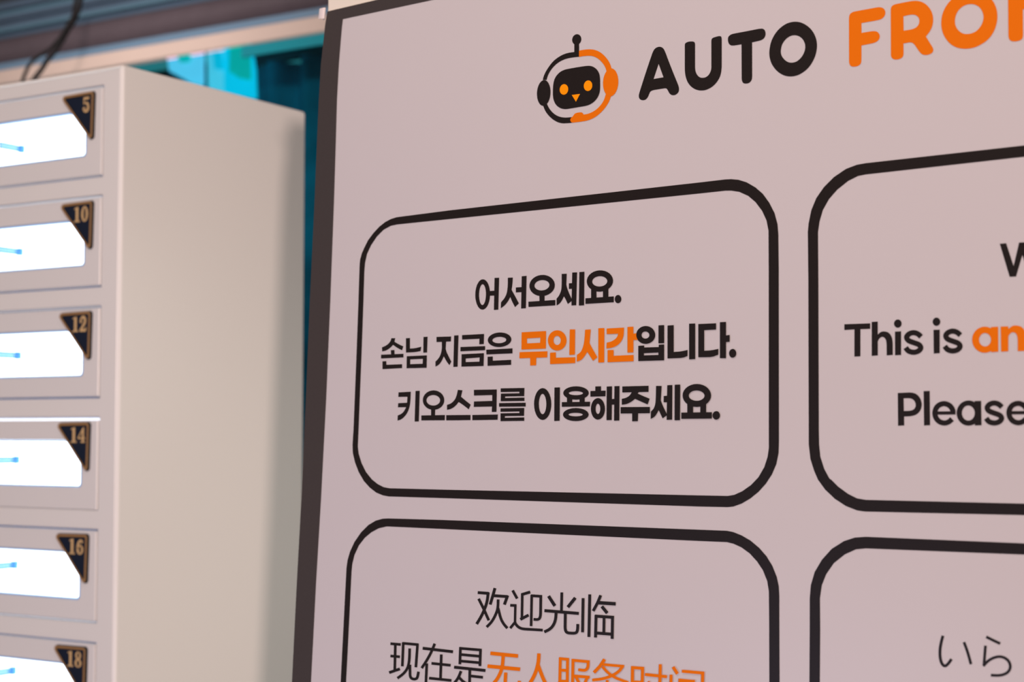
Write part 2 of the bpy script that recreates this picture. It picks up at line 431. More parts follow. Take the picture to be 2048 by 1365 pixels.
    arm.add(*box(hx - 0.0024, hx + 0.0024, 0.0385, 0.0440, zb - 0.0022, zb + 0.0004), 1)
    arm.make('lock_arm', [M['bluebar'], M['bluedark'], M['paleblue']], d)['label'] = 'clear blue lock arm'
bk = obj('base_plinth', *box(-W + 0.01, -0.01, 0.012, D - 0.01, 0.0, 0.02), M['flange'], lk)

# ------------------------------------------------------------------ notice sign
TS = math.atan(4044 * math.cos(PITCH) / FPX)
SU = Vector((math.sin(TS), -math.cos(TS), 0))
SV = FWD * FPX + RT * 608 + UP * 45000
SV.normalize(); SV = (SV - SU * SV.dot(SU)).normalized()
SB = SU.cross(SV)
if SB.dot(FWD) < 0: SB = -SB                              # away from the camera
S0 = at(1130, 690, 1.35)
FOOT = -S0.z / SV.z
base = S0 + SV * FOOT
rot = Matrix((SU, SB, SV)).transposed().to_3x3()
if rot.determinant() < 0: raise RuntimeError('mirrored')
sg = thing('notice_sign', 'large white multilingual notice sign with black border and orange robot logo', 'sign', base, rot=rot)
def sp(u, v, d=0.0): return (u, d, v - FOOT)               # local coordinates: right, back, up
v_, f_ = box(-0.2905, 0.7230, 0.0016, 0.028, 0.036, 0.3520 - FOOT)
obj('backing_board', v_, f_, M['board'], sg, bevel=0.0015)
obj('board_foot', *box(-0.24, -0.16, -0.10, 0.20, 0.012, 0.036), M['board'], sg)
obj('board_foot', *box(0.59, 0.67, -0.10, 0.20, 0.012, 0.036), M['board'], sg)

ART = {
'robot_emblem': 'k650 24622 292 24638 104 24640 -46 24635 -191 24624 -333 24607 -474 24583 -616 24552 -758 24514 -900 24469 -1037 24419 -1169 24364 -1296 24304 -1418 24239 -1537 24165 -1654 24083 -1768 23992 -1879 23892 -1983 23793 -2079 23694 -2168 23597 -2249 23501 -2323 23407 -2388 23317 -2446 23230 -2497 23146 -2540 23062 -2577 22980 -2614 22880 -2667 22700 -2253 22643 -2177 22857 -2126 22976 -2074 23072 -2012 23169 -1942 23267 -1864 23361 -1778 23453 -1684 23541 -1583 23626 -1479 23704 -1372 23776 -1263 23841 -1152 23899 -1040 23951 -929 23997 -817 24036 -706 24070 -587 24099 -460 24124 -326 24145 -185 24163 -39 24175 110 24182 264 24183 421 24180 570 24176 712 24170 878 24160 1162 24141 1155 24658 1139 25282 640 25358|k1358 25496 1321 25404 1264 25324 1187 25260 1096 25216 995 25193 889 25193 782 25215 682 25260 591 25324 516 25404 460 25496 425 25597 414 25699 427 25799 464 25892 522 25972 599 26036 690 26080 792 26103 898 26102 1005 26079 1105 26034 1195 25970 1270 25890 1326 25798 1360 25698 1371 25596|k-1808 21428 -1838 21186 -1904 20962 -2000 20768 -2124 20613 -2268 20505 -2426 20450 -2589 20450 -2750 20505 -2900 20612 -3032 20768 -3139 20963 -3216 21188 -3258 21431 -3264 21681 -3233 21925 -3167 22150 -3069 22344 -2945 22499 -2799 22606 -2641 22661 -2478 22659 -2317 22603 -2168 22493 -2037 22337 -1931 22142 -1855 21918 -1813 21676|k-2617 20538 -2497 20262 -2420 20109 -2346 19988 -2261 19868 -2167 19749 -2065 19633 -1955 19521 -1838 19412 -1714 19306 -1590 19208 -1466 19119 -1342 19038 -1218 18966 -1095 18902 -972 18846 -850 18798 -727 18759 -605 18726 -483 18700 -361 18681 -240 18668 -108 18656 33 18647 209 18638 586 18623 580 19100 157 19117 -44 19131 -206 19149 -358 19173 -500 19202 -638 19237 -770 19280 -898 19329 -1021 19385 -1139 19447 -1252 19514 -1360 19587 -1463 19666 -1562 19748 -1655 19834 -1743 19923 -1827 20016 -1904 20113 -1975 20212 -2054 20340 -2189 20582|k-1555 21712 -1547 21882 -1534 22037 -1515 22179 -1491 22307 -1457 22427 -1415 22536 -1364 22637 -1304 22727 -1233 22813 -1153 22892 -1062 22966 -961 23034 -857 23093 -751 23141 -643 23180 -531 23209 -412 23231 -286 23248 -152 23259 -11 23263 149 23267 326 23269 542 23271 798 23271 1045 23269 1285 23266 1539 23261 1830 23253 2016 23241 2165 23222 2299 23195 2418 23162 2532 23120 2642 23067 2746 23006 2845 22935 2937 22857 3021 22773 3099 22681 3168 22582 3226 22479 3271 22372 3305 22260 3326 22144 3342 22014 3353 21870 3360 21692 3365 21243 3360 21089 3347 20968 3326 20861 3298 20768 3262 20678 3219 20591 3169 20506 3111 20425 3043 20347 2965 20273 2878 20201 2781 20133 2673 20072 2556 20018 2428 19972 2290 19933 2133 19903 1955 19883 1757 19872 1538 19870 1324 19869 1115 19867 910 19864 710 19862 517 19860 331 19859 152 19859 -19 19859 -181 19871 -333 19894 -475 19929 -607 19975 -733 20029 -850 20092 -961 20162 -1064 20241 -1156 20327 -1239 20420 -1312 20520 -1375 20627 -1428 20736 -1470 20849 -1503 20964 -1525 21083 -1541 21215 -1552 21362 -1556 21527|o1147 24659 1417 24663 1571 24663 1701 24659 1835 24652 1974 24643 2113 24628 2252 24608 2391 24583 2530 24553 2668 24513 2807 24465 2945 24408 3084 24342 3217 24268 3346 24186 3469 24095 3588 23997 3701 23895 3810 23791 3913 23683 4012 23571 4101 23462 4180 23354 4249 23247 4308 23142 4361 23038 4407 22935 4454 22807 4526 22580 4015 22427 3946 22657 3902 22777 3857 22872 3805 22964 3745 23053 3681 23141 3611 23228 3537 23313 3458 23398 3376 23478 3292 23555 3205 23628 3116 23698 3024 23762 2930 23820 2834 23873 2735 23920 2636 23961 2536 23996 2437 24024 2338 24047 2229 24067 2110 24085 1981 24100 1842 24112 1707 24121 1578 24127 1423 24130 1154 24129|o5194 21377 5162 21122 5092 20886 4990 20682 4859 20519 4707 20406 4540 20348 4368 20349 4199 20408 4041 20522 3902 20687 3789 20893 3709 21131 3665 21389 3659 21652 3692 21909 3762 22146 3866 22351 3997 22514 4151 22626 4318 22682 4491 22680 4660 22619 4817 22503 4955 22338 5066 22131 5145 21894 5189 21638|o4481 20371 4365 20113 4296 19978 4232 19874 4162 19775 4085 19680 4004 19588 3917 19499 3826 19412 3730 19327 3628 19246 3522 19166 3410 19090 3294 19016 3172 18947 3046 18885 2914 18828 2777 18777 2640 18733 2503 18696 2365 18665 2227 18641 2074 18623 1906 18611 1723 18605 1525 18605 1333 18606 1149 18608 946 18611 653 18619 586 18625 532 18637 485 18653 445 18674 409 18700 379 18729 353 18764 333 18802 319 18841 314 18880 316 18919 325 18959 347 18997 381 19033 429 19068 489 19102 541 19136 586 19171 623 19208 653 19245 682 19278 712 19307 742 19331 772 19352 809 19370 854 19385 906 19397 966 19405 1033 19411 1108 19413 1197 19411 1314 19405 1378 19399 1429 19390 1475 19378 1515 19363 1552 19342 1587 19313 1624 19272 1696 19170 1964 19170 2117 19179 2245 19196 2378 19222 2516 19257 2648 19297 2775 19343 2898 19395 3015 19453 3127 19518 3233 19589 3335 19667 3432 19751 3519 19835 3596 19917 3663 19999 3721 20080 3772 20166 3818 20257 3865 20374 3943 20602|e77 21454 50 21359 2 21275 -64 21204 -145 21152 -238 21120 -337 21111 -437 21124 -534 21159 -622 21215 -698 21288 -757 21375 -796 21471 -814 21572 -809 21673 -782 21768 -734 21853 -667 21923 -586 21975 -493 22006 -394 22016 -294 22002 -197 21967 -109 21911 -34 21838 25 21751 64 21655 81 21554|e2573 21432 2547 21338 2500 21255 2436 21185 2356 21134 2266 21102 2169 21093 2071 21106 1977 21141 1890 21196 1816 21268 1759 21354 1721 21449 1704 21549 1708 21648 1735 21742 1782 21826 1847 21896 1927 21947 2018 21978 2114 21987 2212 21974 2307 21939 2393 21884 2466 21812 2523 21726 2561 21631 2578 21531|e458 20982 1323 20960 907 20349',
'black_heading': 'k7244 19931 7235 20000 7237 20072 7249 20147 7273 20224 7301 20310 7334 20405 7378 20523 7686 21313 7876 21794 8033 22183 8213 22620 8491 23279 8542 23389 8588 23475 8635 23549 8681 23612 8737 23666 8802 23709 8875 23743 8958 23766 9037 23781 9114 23786 9187 23783 9258 23770 9326 23750 9391 23722 9452 23687 9511 23644 9565 23596 9612 23542 9653 23482 9689 23417 9727 23343 9766 23261 9812 23157 10128 22411 10325 21955 10491 21579 10683 21152 10980 20506 11030 20384 11063 20285 11085 20195 11097 20114 11101 20040 11096 19971 11082 19909 11059 19853 11025 19802 10979 19756 10921 19714 10852 19678 10780 19653 10705 19639 10627 19636 10546 19645 10470 19663 10400 19690 10336 19726 10278 19771 10225 19821 10178 19876 10137 19936 10102 20000 10068 20059 10036 20112 10006 20161 9978 20205 9946 20240 9911 20268 9872 20287 9830 20299 9782 20307 9730 20313 9664 20316 8751 20314 8651 20309 8572 20300 8503 20287 8444 20268 8393 20243 8349 20211 8314 20172 8286 20126 8257 20074 8228 20018 8198 19957 8168 19891 8131 19830 8086 19774 8034 19723 7975 19676 7910 19642 7839 19620 7762 19611 7678 19613 7599 19625 7525 19644 7456 19672 7391 19709 7337 19753 7295 19805 7264 19864;9140 22394 9619 21227 8659 21216|k11625 23542 11631 23596 11645 23637 11665 23671 11693 23696 11728 23718 11770 23736 11820 23751 11877 23762 11943 23768 12018 23770 12104 23766 12203 23757 12283 23746 12348 23733 12405 23717 12455 23697 12496 23674 12528 23646 12551 23615 12565 23579 12576 23539 12583 23495 12587 23440 12598 21715 12602 21590 12611 21490 12623 21399 12640 21319 12664 21239 12695 21161 12733 21085 12779 21010 12828 20943 12879 20884 12934 20833 12990 20790 13047 20753 13104 20724 13161 20702 13217 20686 13280 20675 13347 20669 13421 20667 13500 20669 13576 20681 13649 20702 13719 20733 13786 20772 13847 20817 13900 20868 13947 20925 13987 20988 14021 21049 14049 21108 14070 21166 14086 21222 14097 21287 14104 21360 14108 21452 14097 23470 14101 23533 14108 23582 14120 23625 14135 23662 14163 23693 14202 23718 14253 23737 14315 23751 14387 23763 14468 23773 14568 23781 14705 23789 14773 23789 14828 23785 14878 23776 14923 23764 14959 23744 14989 23717 15010 23683 15023 23642 15034 23596 15041 23545 15044 23482 15054 21507 15049 21294 15037 21125 15020 20974 14996 20841 14962 20715 14917 20596 14861 20482 14795 20375 14717 20272 14629 20172 14529 20077 14418 19985 14301 19905 14178 19836 14050 19778 13915 19732 13781 19697 13646 19673 13511 19660 13376 19659 13240 19669 13105 19690 12969 19722 12832 19766 12702 19819 12576 19883 12456 19957 12342 20041 12236 20131 12138 20228 12049 20331 11968 20440 11896 20558 11834 20684 11780 20820 11736 20963 11700 21101 11674 21233 11657 21359 11649 21478 11643 21612 11639 21760 11636 21946|k15618 23298 15610 23372 15610 23440 15617 23502 15633 23558 15660 23608 15701 23652 15755 23690 15821 23722 15900 23747 15994 23764 16114 23774 18266 23804 18381 23802 18474 23797 18558 23789 18634 23777 18701 23758 18760 23731 18811 23697 18854 23656 18890 23606 18919 23546 18941 23477 18956 23398 18961 23323 18956 23253 18940 23186 18915 23123 18880 23067 18835 23016 18780 22972 18716 22934 18637 22905 18544 22883 18423 22868 17775 22838 17792 20238 17790 20148 17785 20076 17777 20012 17766 19956 17746 19903 17716 19852 17676 19803 17627 19756 17571 19720 17508 19694 17439 19678 17363 19673 17289 19675 17219 19682 17151 19696 17086 19717 17029 19747 16981 19788 16942 19840 16911 19902 16888 19972 16872 20050 16863 20148 16836 22827 16259 22830 16157 22835 16075 22844 16001 22857 15935 22875 15874 22900 15819 22934 15769 22975 15724 23025 15687 23082 15657 23146 15634 23219|k19297 21643 19294 21750 19298 21868 19312 22014 19338 22200 19373 22368 19418 22523 19475 22671 19543 22812 19620 22948 19707 23077 19803 23199 19909 23316 20025 23423 20152 23522 20289 23611 20436 23692 20584 23758 20731 23810 20878 23846 21024 23868 21171 23878 21317 23878 21463 23865 21609 23842 21755 23806 21901 23757 22046 23696 22191 23622 22331 23537 22465 23442 22594 23336 22718 23219 22831 23098 22934 22972 23026 22842 23108 22708 23179 22569 23240 22424 23289 22275 23328 22120 23354 21964 23366 21809 23365 21653 23351 21497 23326 21345 23291 21197 23246 21052 23191 20911 23124 20772 23045 20635 22955 20499 22852 20365 22742 20243 22624 20134 22498 20038 22364 19954 22227 19881 22088 19818 21945 19766 21800 19724 21650 19696 21494 19683 21333 19682 21166 19696 21004 19722 20847 19761 20695 19812 20548 19876 20406 19952 20269 20040 20137 20140 20010 20252 19893 20368 19787 20487 19692 20609 19607 20735 19533 20859 19471 20982 19421 21103 19383 21222 19351 21336 19326 21444 19308 21547;20291 21690 20291 21765 20297 21846 20311 21946 20333 22063 20365 22171 20407 22269 20460 22360 20523 22445 20593 22523 20672 22594 20759 22658 20853 22715 20950 22761 21049 22797 21151 22822 21256 22836 21360 22838 21465 22828 21569 22807 21673 22774 21772 22732 21865 22681 21953 22621 22036 22552 22112 22474 22179 22389 22238 22296 22290 22194 22330 22097 22359 22003 22377 21914 22383 21829 22381 21743 22371 21656 22352 21567 22326 21478 22290 21389 22246 21302 22193 21217 22131 21132 22061 21054 21983 20981 21898 20913 21804 20852 21706 20804 21602 20768 21493 20745 21378 20735 21266 20738 21157 20754 21049 20783 20945 20824 20845 20877 20751 20942 20661 21018 20577 21106 20505 21189 20445 21269 20397 21344 20361 21416 20333 21486 20311 21555 20298 21623',
'orange_heading': 'o26006 23295 26010 23397 26018 23478 26030 23549 26046 23611 26073 23665 26111 23712 26159 23752 26219 23785 26291 23809 26377 23826 26486 23835 28202 23846 28322 23842 28419 23831 28506 23815 28583 23793 28653 23764 28716 23729 28772 23688 28820 23640 28859 23588 28890 23531 28912 23470 28925 23404 28929 23340 28924 23277 28910 23216 28887 23157 28855 23102 28814 23052 28765 23008 28706 22968 28643 22937 28576 22913 28503 22898 28425 22890 28337 22885 28239 22881 28115 22878 27018 22875 27024 22135 27706 22140 27842 22135 27951 22125 28049 22110 28136 22089 28214 22058 28282 22019 28340 21970 28388 21911 28427 21854 28456 21796 28475 21740 28485 21684 28484 21627 28475 21570 28455 21512 28426 21453 28384 21400 28331 21354 28265 21314 28188 21281 28095 21254 27989 21235 27852 21223 27014 21194 27012 20144 27007 20056 26997 19987 26982 19927 26962 19875 26933 19829 26893 19789 26844 19755 26785 19727 26718 19706 26644 19693 26563 19687 26474 19689 26393 19698 26318 19713 26252 19735 26192 19763 26142 19799 26100 19843 26068 19894 26044 19952 26026 20018 26014 20092 26008 20183|o29354 23434 29359 23516 29369 23580 29383 23635 29403 23683 29432 23724 29470 23758 29518 23786 29576 23807 29643 23823 29721 23835 29819 23842 30723 23861 30897 23860 31037 23854 31164 23843 31277 23828 31390 23804 31502 23771 31615 23731 31727 23681 31837 23620 31944 23547 32049 23461 32151 23364 32243 23262 32327 23154 32400 23042 32465 22924 32519 22804 32562 22682 32594 22557 32615 22429 32627 22303 32628 22178 32619 22055 32600 21934 32573 21821 32538 21716 32495 21618 32444 21528 32388 21442 32325 21358 32239 21260 32069 21085 32551 20268 32589 20191 32613 20127 32626 20069 32630 20015 32622 19964 32603 19917 32573 19872 32532 19830 32479 19796 32412 19768 32332 19748 32239 19735 32150 19731 32067 19737 31987 19751 31913 19774 31846 19803 31785 19835 31731 19873 31685 19916 31637 19967 31589 20027 31533 20106 31225 20583 31158 20669 31096 20732 31032 20779 30966 20813 30891 20836 30806 20850 30702 20854 30337 20836 30347 20164 30342 20076 30331 20007 30314 19948 30291 19898 30260 19854 30220 19818 30171 19789 30114 19767 30050 19750 29978 19740 29900 19736 29814 19738 29735 19747 29664 19763 29599 19788 29542 19819 29493 19855 29452 19895 29419 19940 29394 19989 29376 20044 29363 20106 29357 20184;30345 22846 30786 22867 30916 22866 31022 22856 31117 22838 31201 22811 31279 22776 31349 22731 31412 22678 31469 22615 31513 22550 31545 22482 31566 22412 31575 22339 31575 22267 31565 22198 31546 22129 31517 22062 31480 22003 31432 21950 31376 21905 31310 21868 31239 21837 31164 21813 31084 21796 30999 21786 30903 21779 30796 21775 30662 21775 30356 21780|o33243 21672 33237 21806 33240 21947 33251 22096 33270 22252 33303 22406 33350 22557 33411 22706 33485 22853 33569 22990 33662 23116 33763 23231 33874 23336 33993 23433 34122 23522 34259 23602 34405 23674 34551 23735 34697 23785 34842 23824 34987 23851 35136 23865 35290 23865 35447 23851 35609 23823 35770 23782 35931 23728 36092 23661 36252 23581 36403 23492 36544 23393 36677 23286 36800 23169 36912 23044 37013 22909 37102 22766 37180 22615 37245 22461 37297 22305 37335 22147 37360 21987 37374 21829 37377 21673 37369 21519 37351 21366 37321 21215 37280 21066 37228 20919 37165 20773 37094 20637 37013 20511 36924 20395 36826 20289 36717 20191 36596 20101 36465 20019 36322 19946 36179 19883 36036 19831 35893 19789 35750 19758 35606 19737 35463 19726 35319 19724 35175 19731 35031 19748 34887 19774 34743 19809 34598 19854 34458 19909 34322 19976 34191 20054 34064 20144 33943 20245 33830 20359 33723 20486 33623 20624 33536 20761 33462 20896 33400 21029 33351 21160 33311 21290 33280 21419 33257 21546;34261 21788 34261 21876 34270 21973 34289 22082 34318 22204 34358 22315 34408 22417 34470 22510 34544 22595 34624 22669 34710 22734 34803 22789 34903 22834 35005 22867 35109 22889 35215 22900 35324 22899 35429 22890 35533 22871 35633 22842 35732 22805 35826 22757 35915 22698 35999 22629 36079 22550 36150 22462 36211 22367 36264 22263 36308 22151 36340 22046 36362 21947 36372 21854 36372 21767 36362 21677 36344 21584 36316 21489 36280 21390 36232 21296 36174 21205 36104 21118 36023 21035 35940 20965 35854 20907 35767 20861 35677 20828 35583 20803 35484 20786 35380 20777 35273 20777 35169 20785 35070 20802 34975 20828 34885 20863 34797 20910 34712 20969 34629 21040 34547 21123 34478 21206 34419 21290 34372 21374 34336 21459 34307 21543 34285 21626 34270 21707|o38149 23348 38156 23434 38169 23501 38189 23558 38216 23605 38257 23643 38312 23672 38384 23692 38473 23702 38561 23704 38647 23698 38734 23683 38821 23659 38903 23623 38980 23575 39053 23515 39122 23443 39198 23362 39283 23271 39388 23158 40982 21435 41002 23380 41016 23470 41042 23536 41080 23586 41131 23619 41194 23643 41269 23656 41365 23658 41498 23647 41610 23627 41706 23598 41793 23556 41872 23503 41929 23453 41967 23404 41990 23353 41998 23301 42004 23243 42007 23178 42008 23098 41978 20307 41968 20195 41950 20108 41924 20033 41890 19971 41844 19921 41785 19884 41713 19860 41630 19848 41546 19848 41462 19861 41378 19887 41295 19925 41207 19979 41114 20048 41007 20144 39197 21947 39193 20169 39189 20074 39180 19999 39166 19932 39149 19875 39118 19828 39075 19790 39018 19762 38949 19744 38876 19731 38798 19724 38715 19723 38629 19727 38549 19738 38475 19756 38408 19779 38347 19809 38296 19845 38252 19888 38218 19937 38192 19992 38173 20056 38160 20127 38154 20215',
'korean_greeting': 'k-8142 4618 -8164 4326 -8226 4052 -8325 3808 -8457 3607 -8616 3458 -8794 3370 -8984 3347 -9174 3392 -9352 3503 -9511 3672 -9643 3891 -9742 4149 -9803 4433 -9823 4730 -9801 5023 -9738 5300 -9638 5545 -9505 5746 -9345 5895 -9165 5982 -8975 6002 -8785 5954 -8607 5842 -8450 5672 -8319 5453 -8222 5195 -8162 4913;-8609 4634 -8620 4432 -8650 4241 -8698 4071 -8762 3931 -8837 3829 -8919 3769 -9001 3753 -9083 3780 -9164 3850 -9239 3962 -9302 4110 -9349 4286 -9379 4481 -9388 4686 -9377 4889 -9347 5081 -9298 5251 -9235 5391 -9159 5493 -9077 5552 -8995 5568 -8913 5541 -8831 5470 -8757 5358 -8694 5209 -8647 5033 -8618 4838|k-8297 4936 -7599 4929 -7611 4504 -8289 4525|k-7667 6040 -7157 6025 -7200 3264 -7690 3264|k-6191 5967 -5642 5949 -5664 5587 -5677 5424 -5692 5295 -5715 5148 -5761 4905 -5564 4625 -5446 4455 -5344 4305 -5217 4116 -4939 3698 -5353 3397 -5524 3650 -5612 3787 -5681 3900 -5761 4043 -5894 4296 -6021 4099 -6106 3982 -6182 3892 -6266 3804 -6356 3719 -6450 3641 -6547 3572 -6673 3498 -6925 3371 -6907 3895 -6690 4076 -6579 4183 -6499 4278 -6425 4382 -6359 4494 -6304 4617 -6261 4752 -6230 4900 -6210 5059 -6195 5220 -6187 5381 -6185 5585|k-5292 5079 -4604 5078 -4597 4645 -5285 4652|k-4665 6003 -4142 6009 -4169 3249 -4691 3244|k-1115 5124 -1120 4924 -1191 4732 -1326 4558 -1517 4410 -1756 4296 -2029 4222 -2325 4190 -2628 4203 -2923 4260 -3196 4359 -3433 4495 -3621 4662 -3750 4850 -3815 5051 -3810 5253 -3737 5447 -3599 5623 -3405 5771 -3163 5885 -2886 5958 -2588 5987 -2285 5972 -1991 5912 -1721 5812 -1488 5675 -1304 5509 -1177 5323;-1682 5131 -1687 5034 -1731 4940 -1813 4854 -1928 4781 -2070 4724 -2234 4686 -2410 4669 -2590 4675 -2763 4703 -2923 4752 -3060 4819 -3167 4900 -3239 4991 -3273 5088 -3268 5186 -3223 5281 -3140 5367 -3024 5441 -2880 5498 -2716 5535 -2539 5551 -2360 5544 -2186 5515 -2028 5466 -1892 5399 -1786 5318 -1715 5228|k-2742 4375 -2185 4382 -2176 3785 -2715 3790|k-3909 3786 -1036 3791 -1029 3337 -3883 3340|k-397 5943 124 5926 93 5015 183 4738 249 4571 319 4421 416 4237 743 3658 278 3392 112 3680 54 3776 5 3853 -53 3936 -139 4053 -251 3863 -317 3762 -376 3683 -438 3611 -502 3544 -568 3486 -636 3439 -723 3393 -898 3322 -907 3888 -749 4039 -668 4130 -608 4213 -551 4306 -499 4406 -457 4512 -427 4623 -407 4738 -398 4859 -391 4996 -388 5148 -388 5339|k367 5112 763 5104 770 4640 374 4639|k700 5994 1198 5978 1148 3245 659 3247|k1437 5983 1948 5981 1957 3198 1421 3203|k4854 5118 4839 4922 4760 4737 4620 4571 4425 4431 4187 4327 3915 4261 3624 4238 3328 4259 3042 4323 2779 4428 2554 4567 2378 4735 2261 4922 2207 5120 2222 5318 2303 5506 2446 5673 2644 5813 2886 5917 3161 5981 3453 6001 3749 5978 4034 5912 4293 5806 4515 5666 4687 5499 4802 5313;4283 5092 4273 4998 4227 4908 4145 4827 4031 4759 3892 4707 3733 4675 3564 4664 3392 4675 3227 4707 3076 4758 2948 4827 2849 4908 2784 4998 2756 5093 2766 5188 2813 5278 2896 5360 3011 5428 3151 5479 3311 5511 3481 5522 3653 5510 3817 5478 3967 5426 4094 5357 4191 5276 4255 5186|k2658 4643 3191 4434 3216 3732 2669 3738|k3860 4432 4399 4545 4408 3739 3868 3724|k2094 3768 4946 3779 4951 3304 2100 3307|k5697 3519 5689 3446 5666 3376 5629 3315 5578 3264 5517 3227 5449 3206 5376 3201 5303 3213 5233 3241 5171 3285 5119 3341 5080 3406 5056 3478 5047 3552 5054 3626 5077 3696 5115 3757 5166 3808 5227 3845 5296 3867 5369 3871 5442 3859 5511 3830 5573 3787 5624 3731 5663 3665 5688 3594',
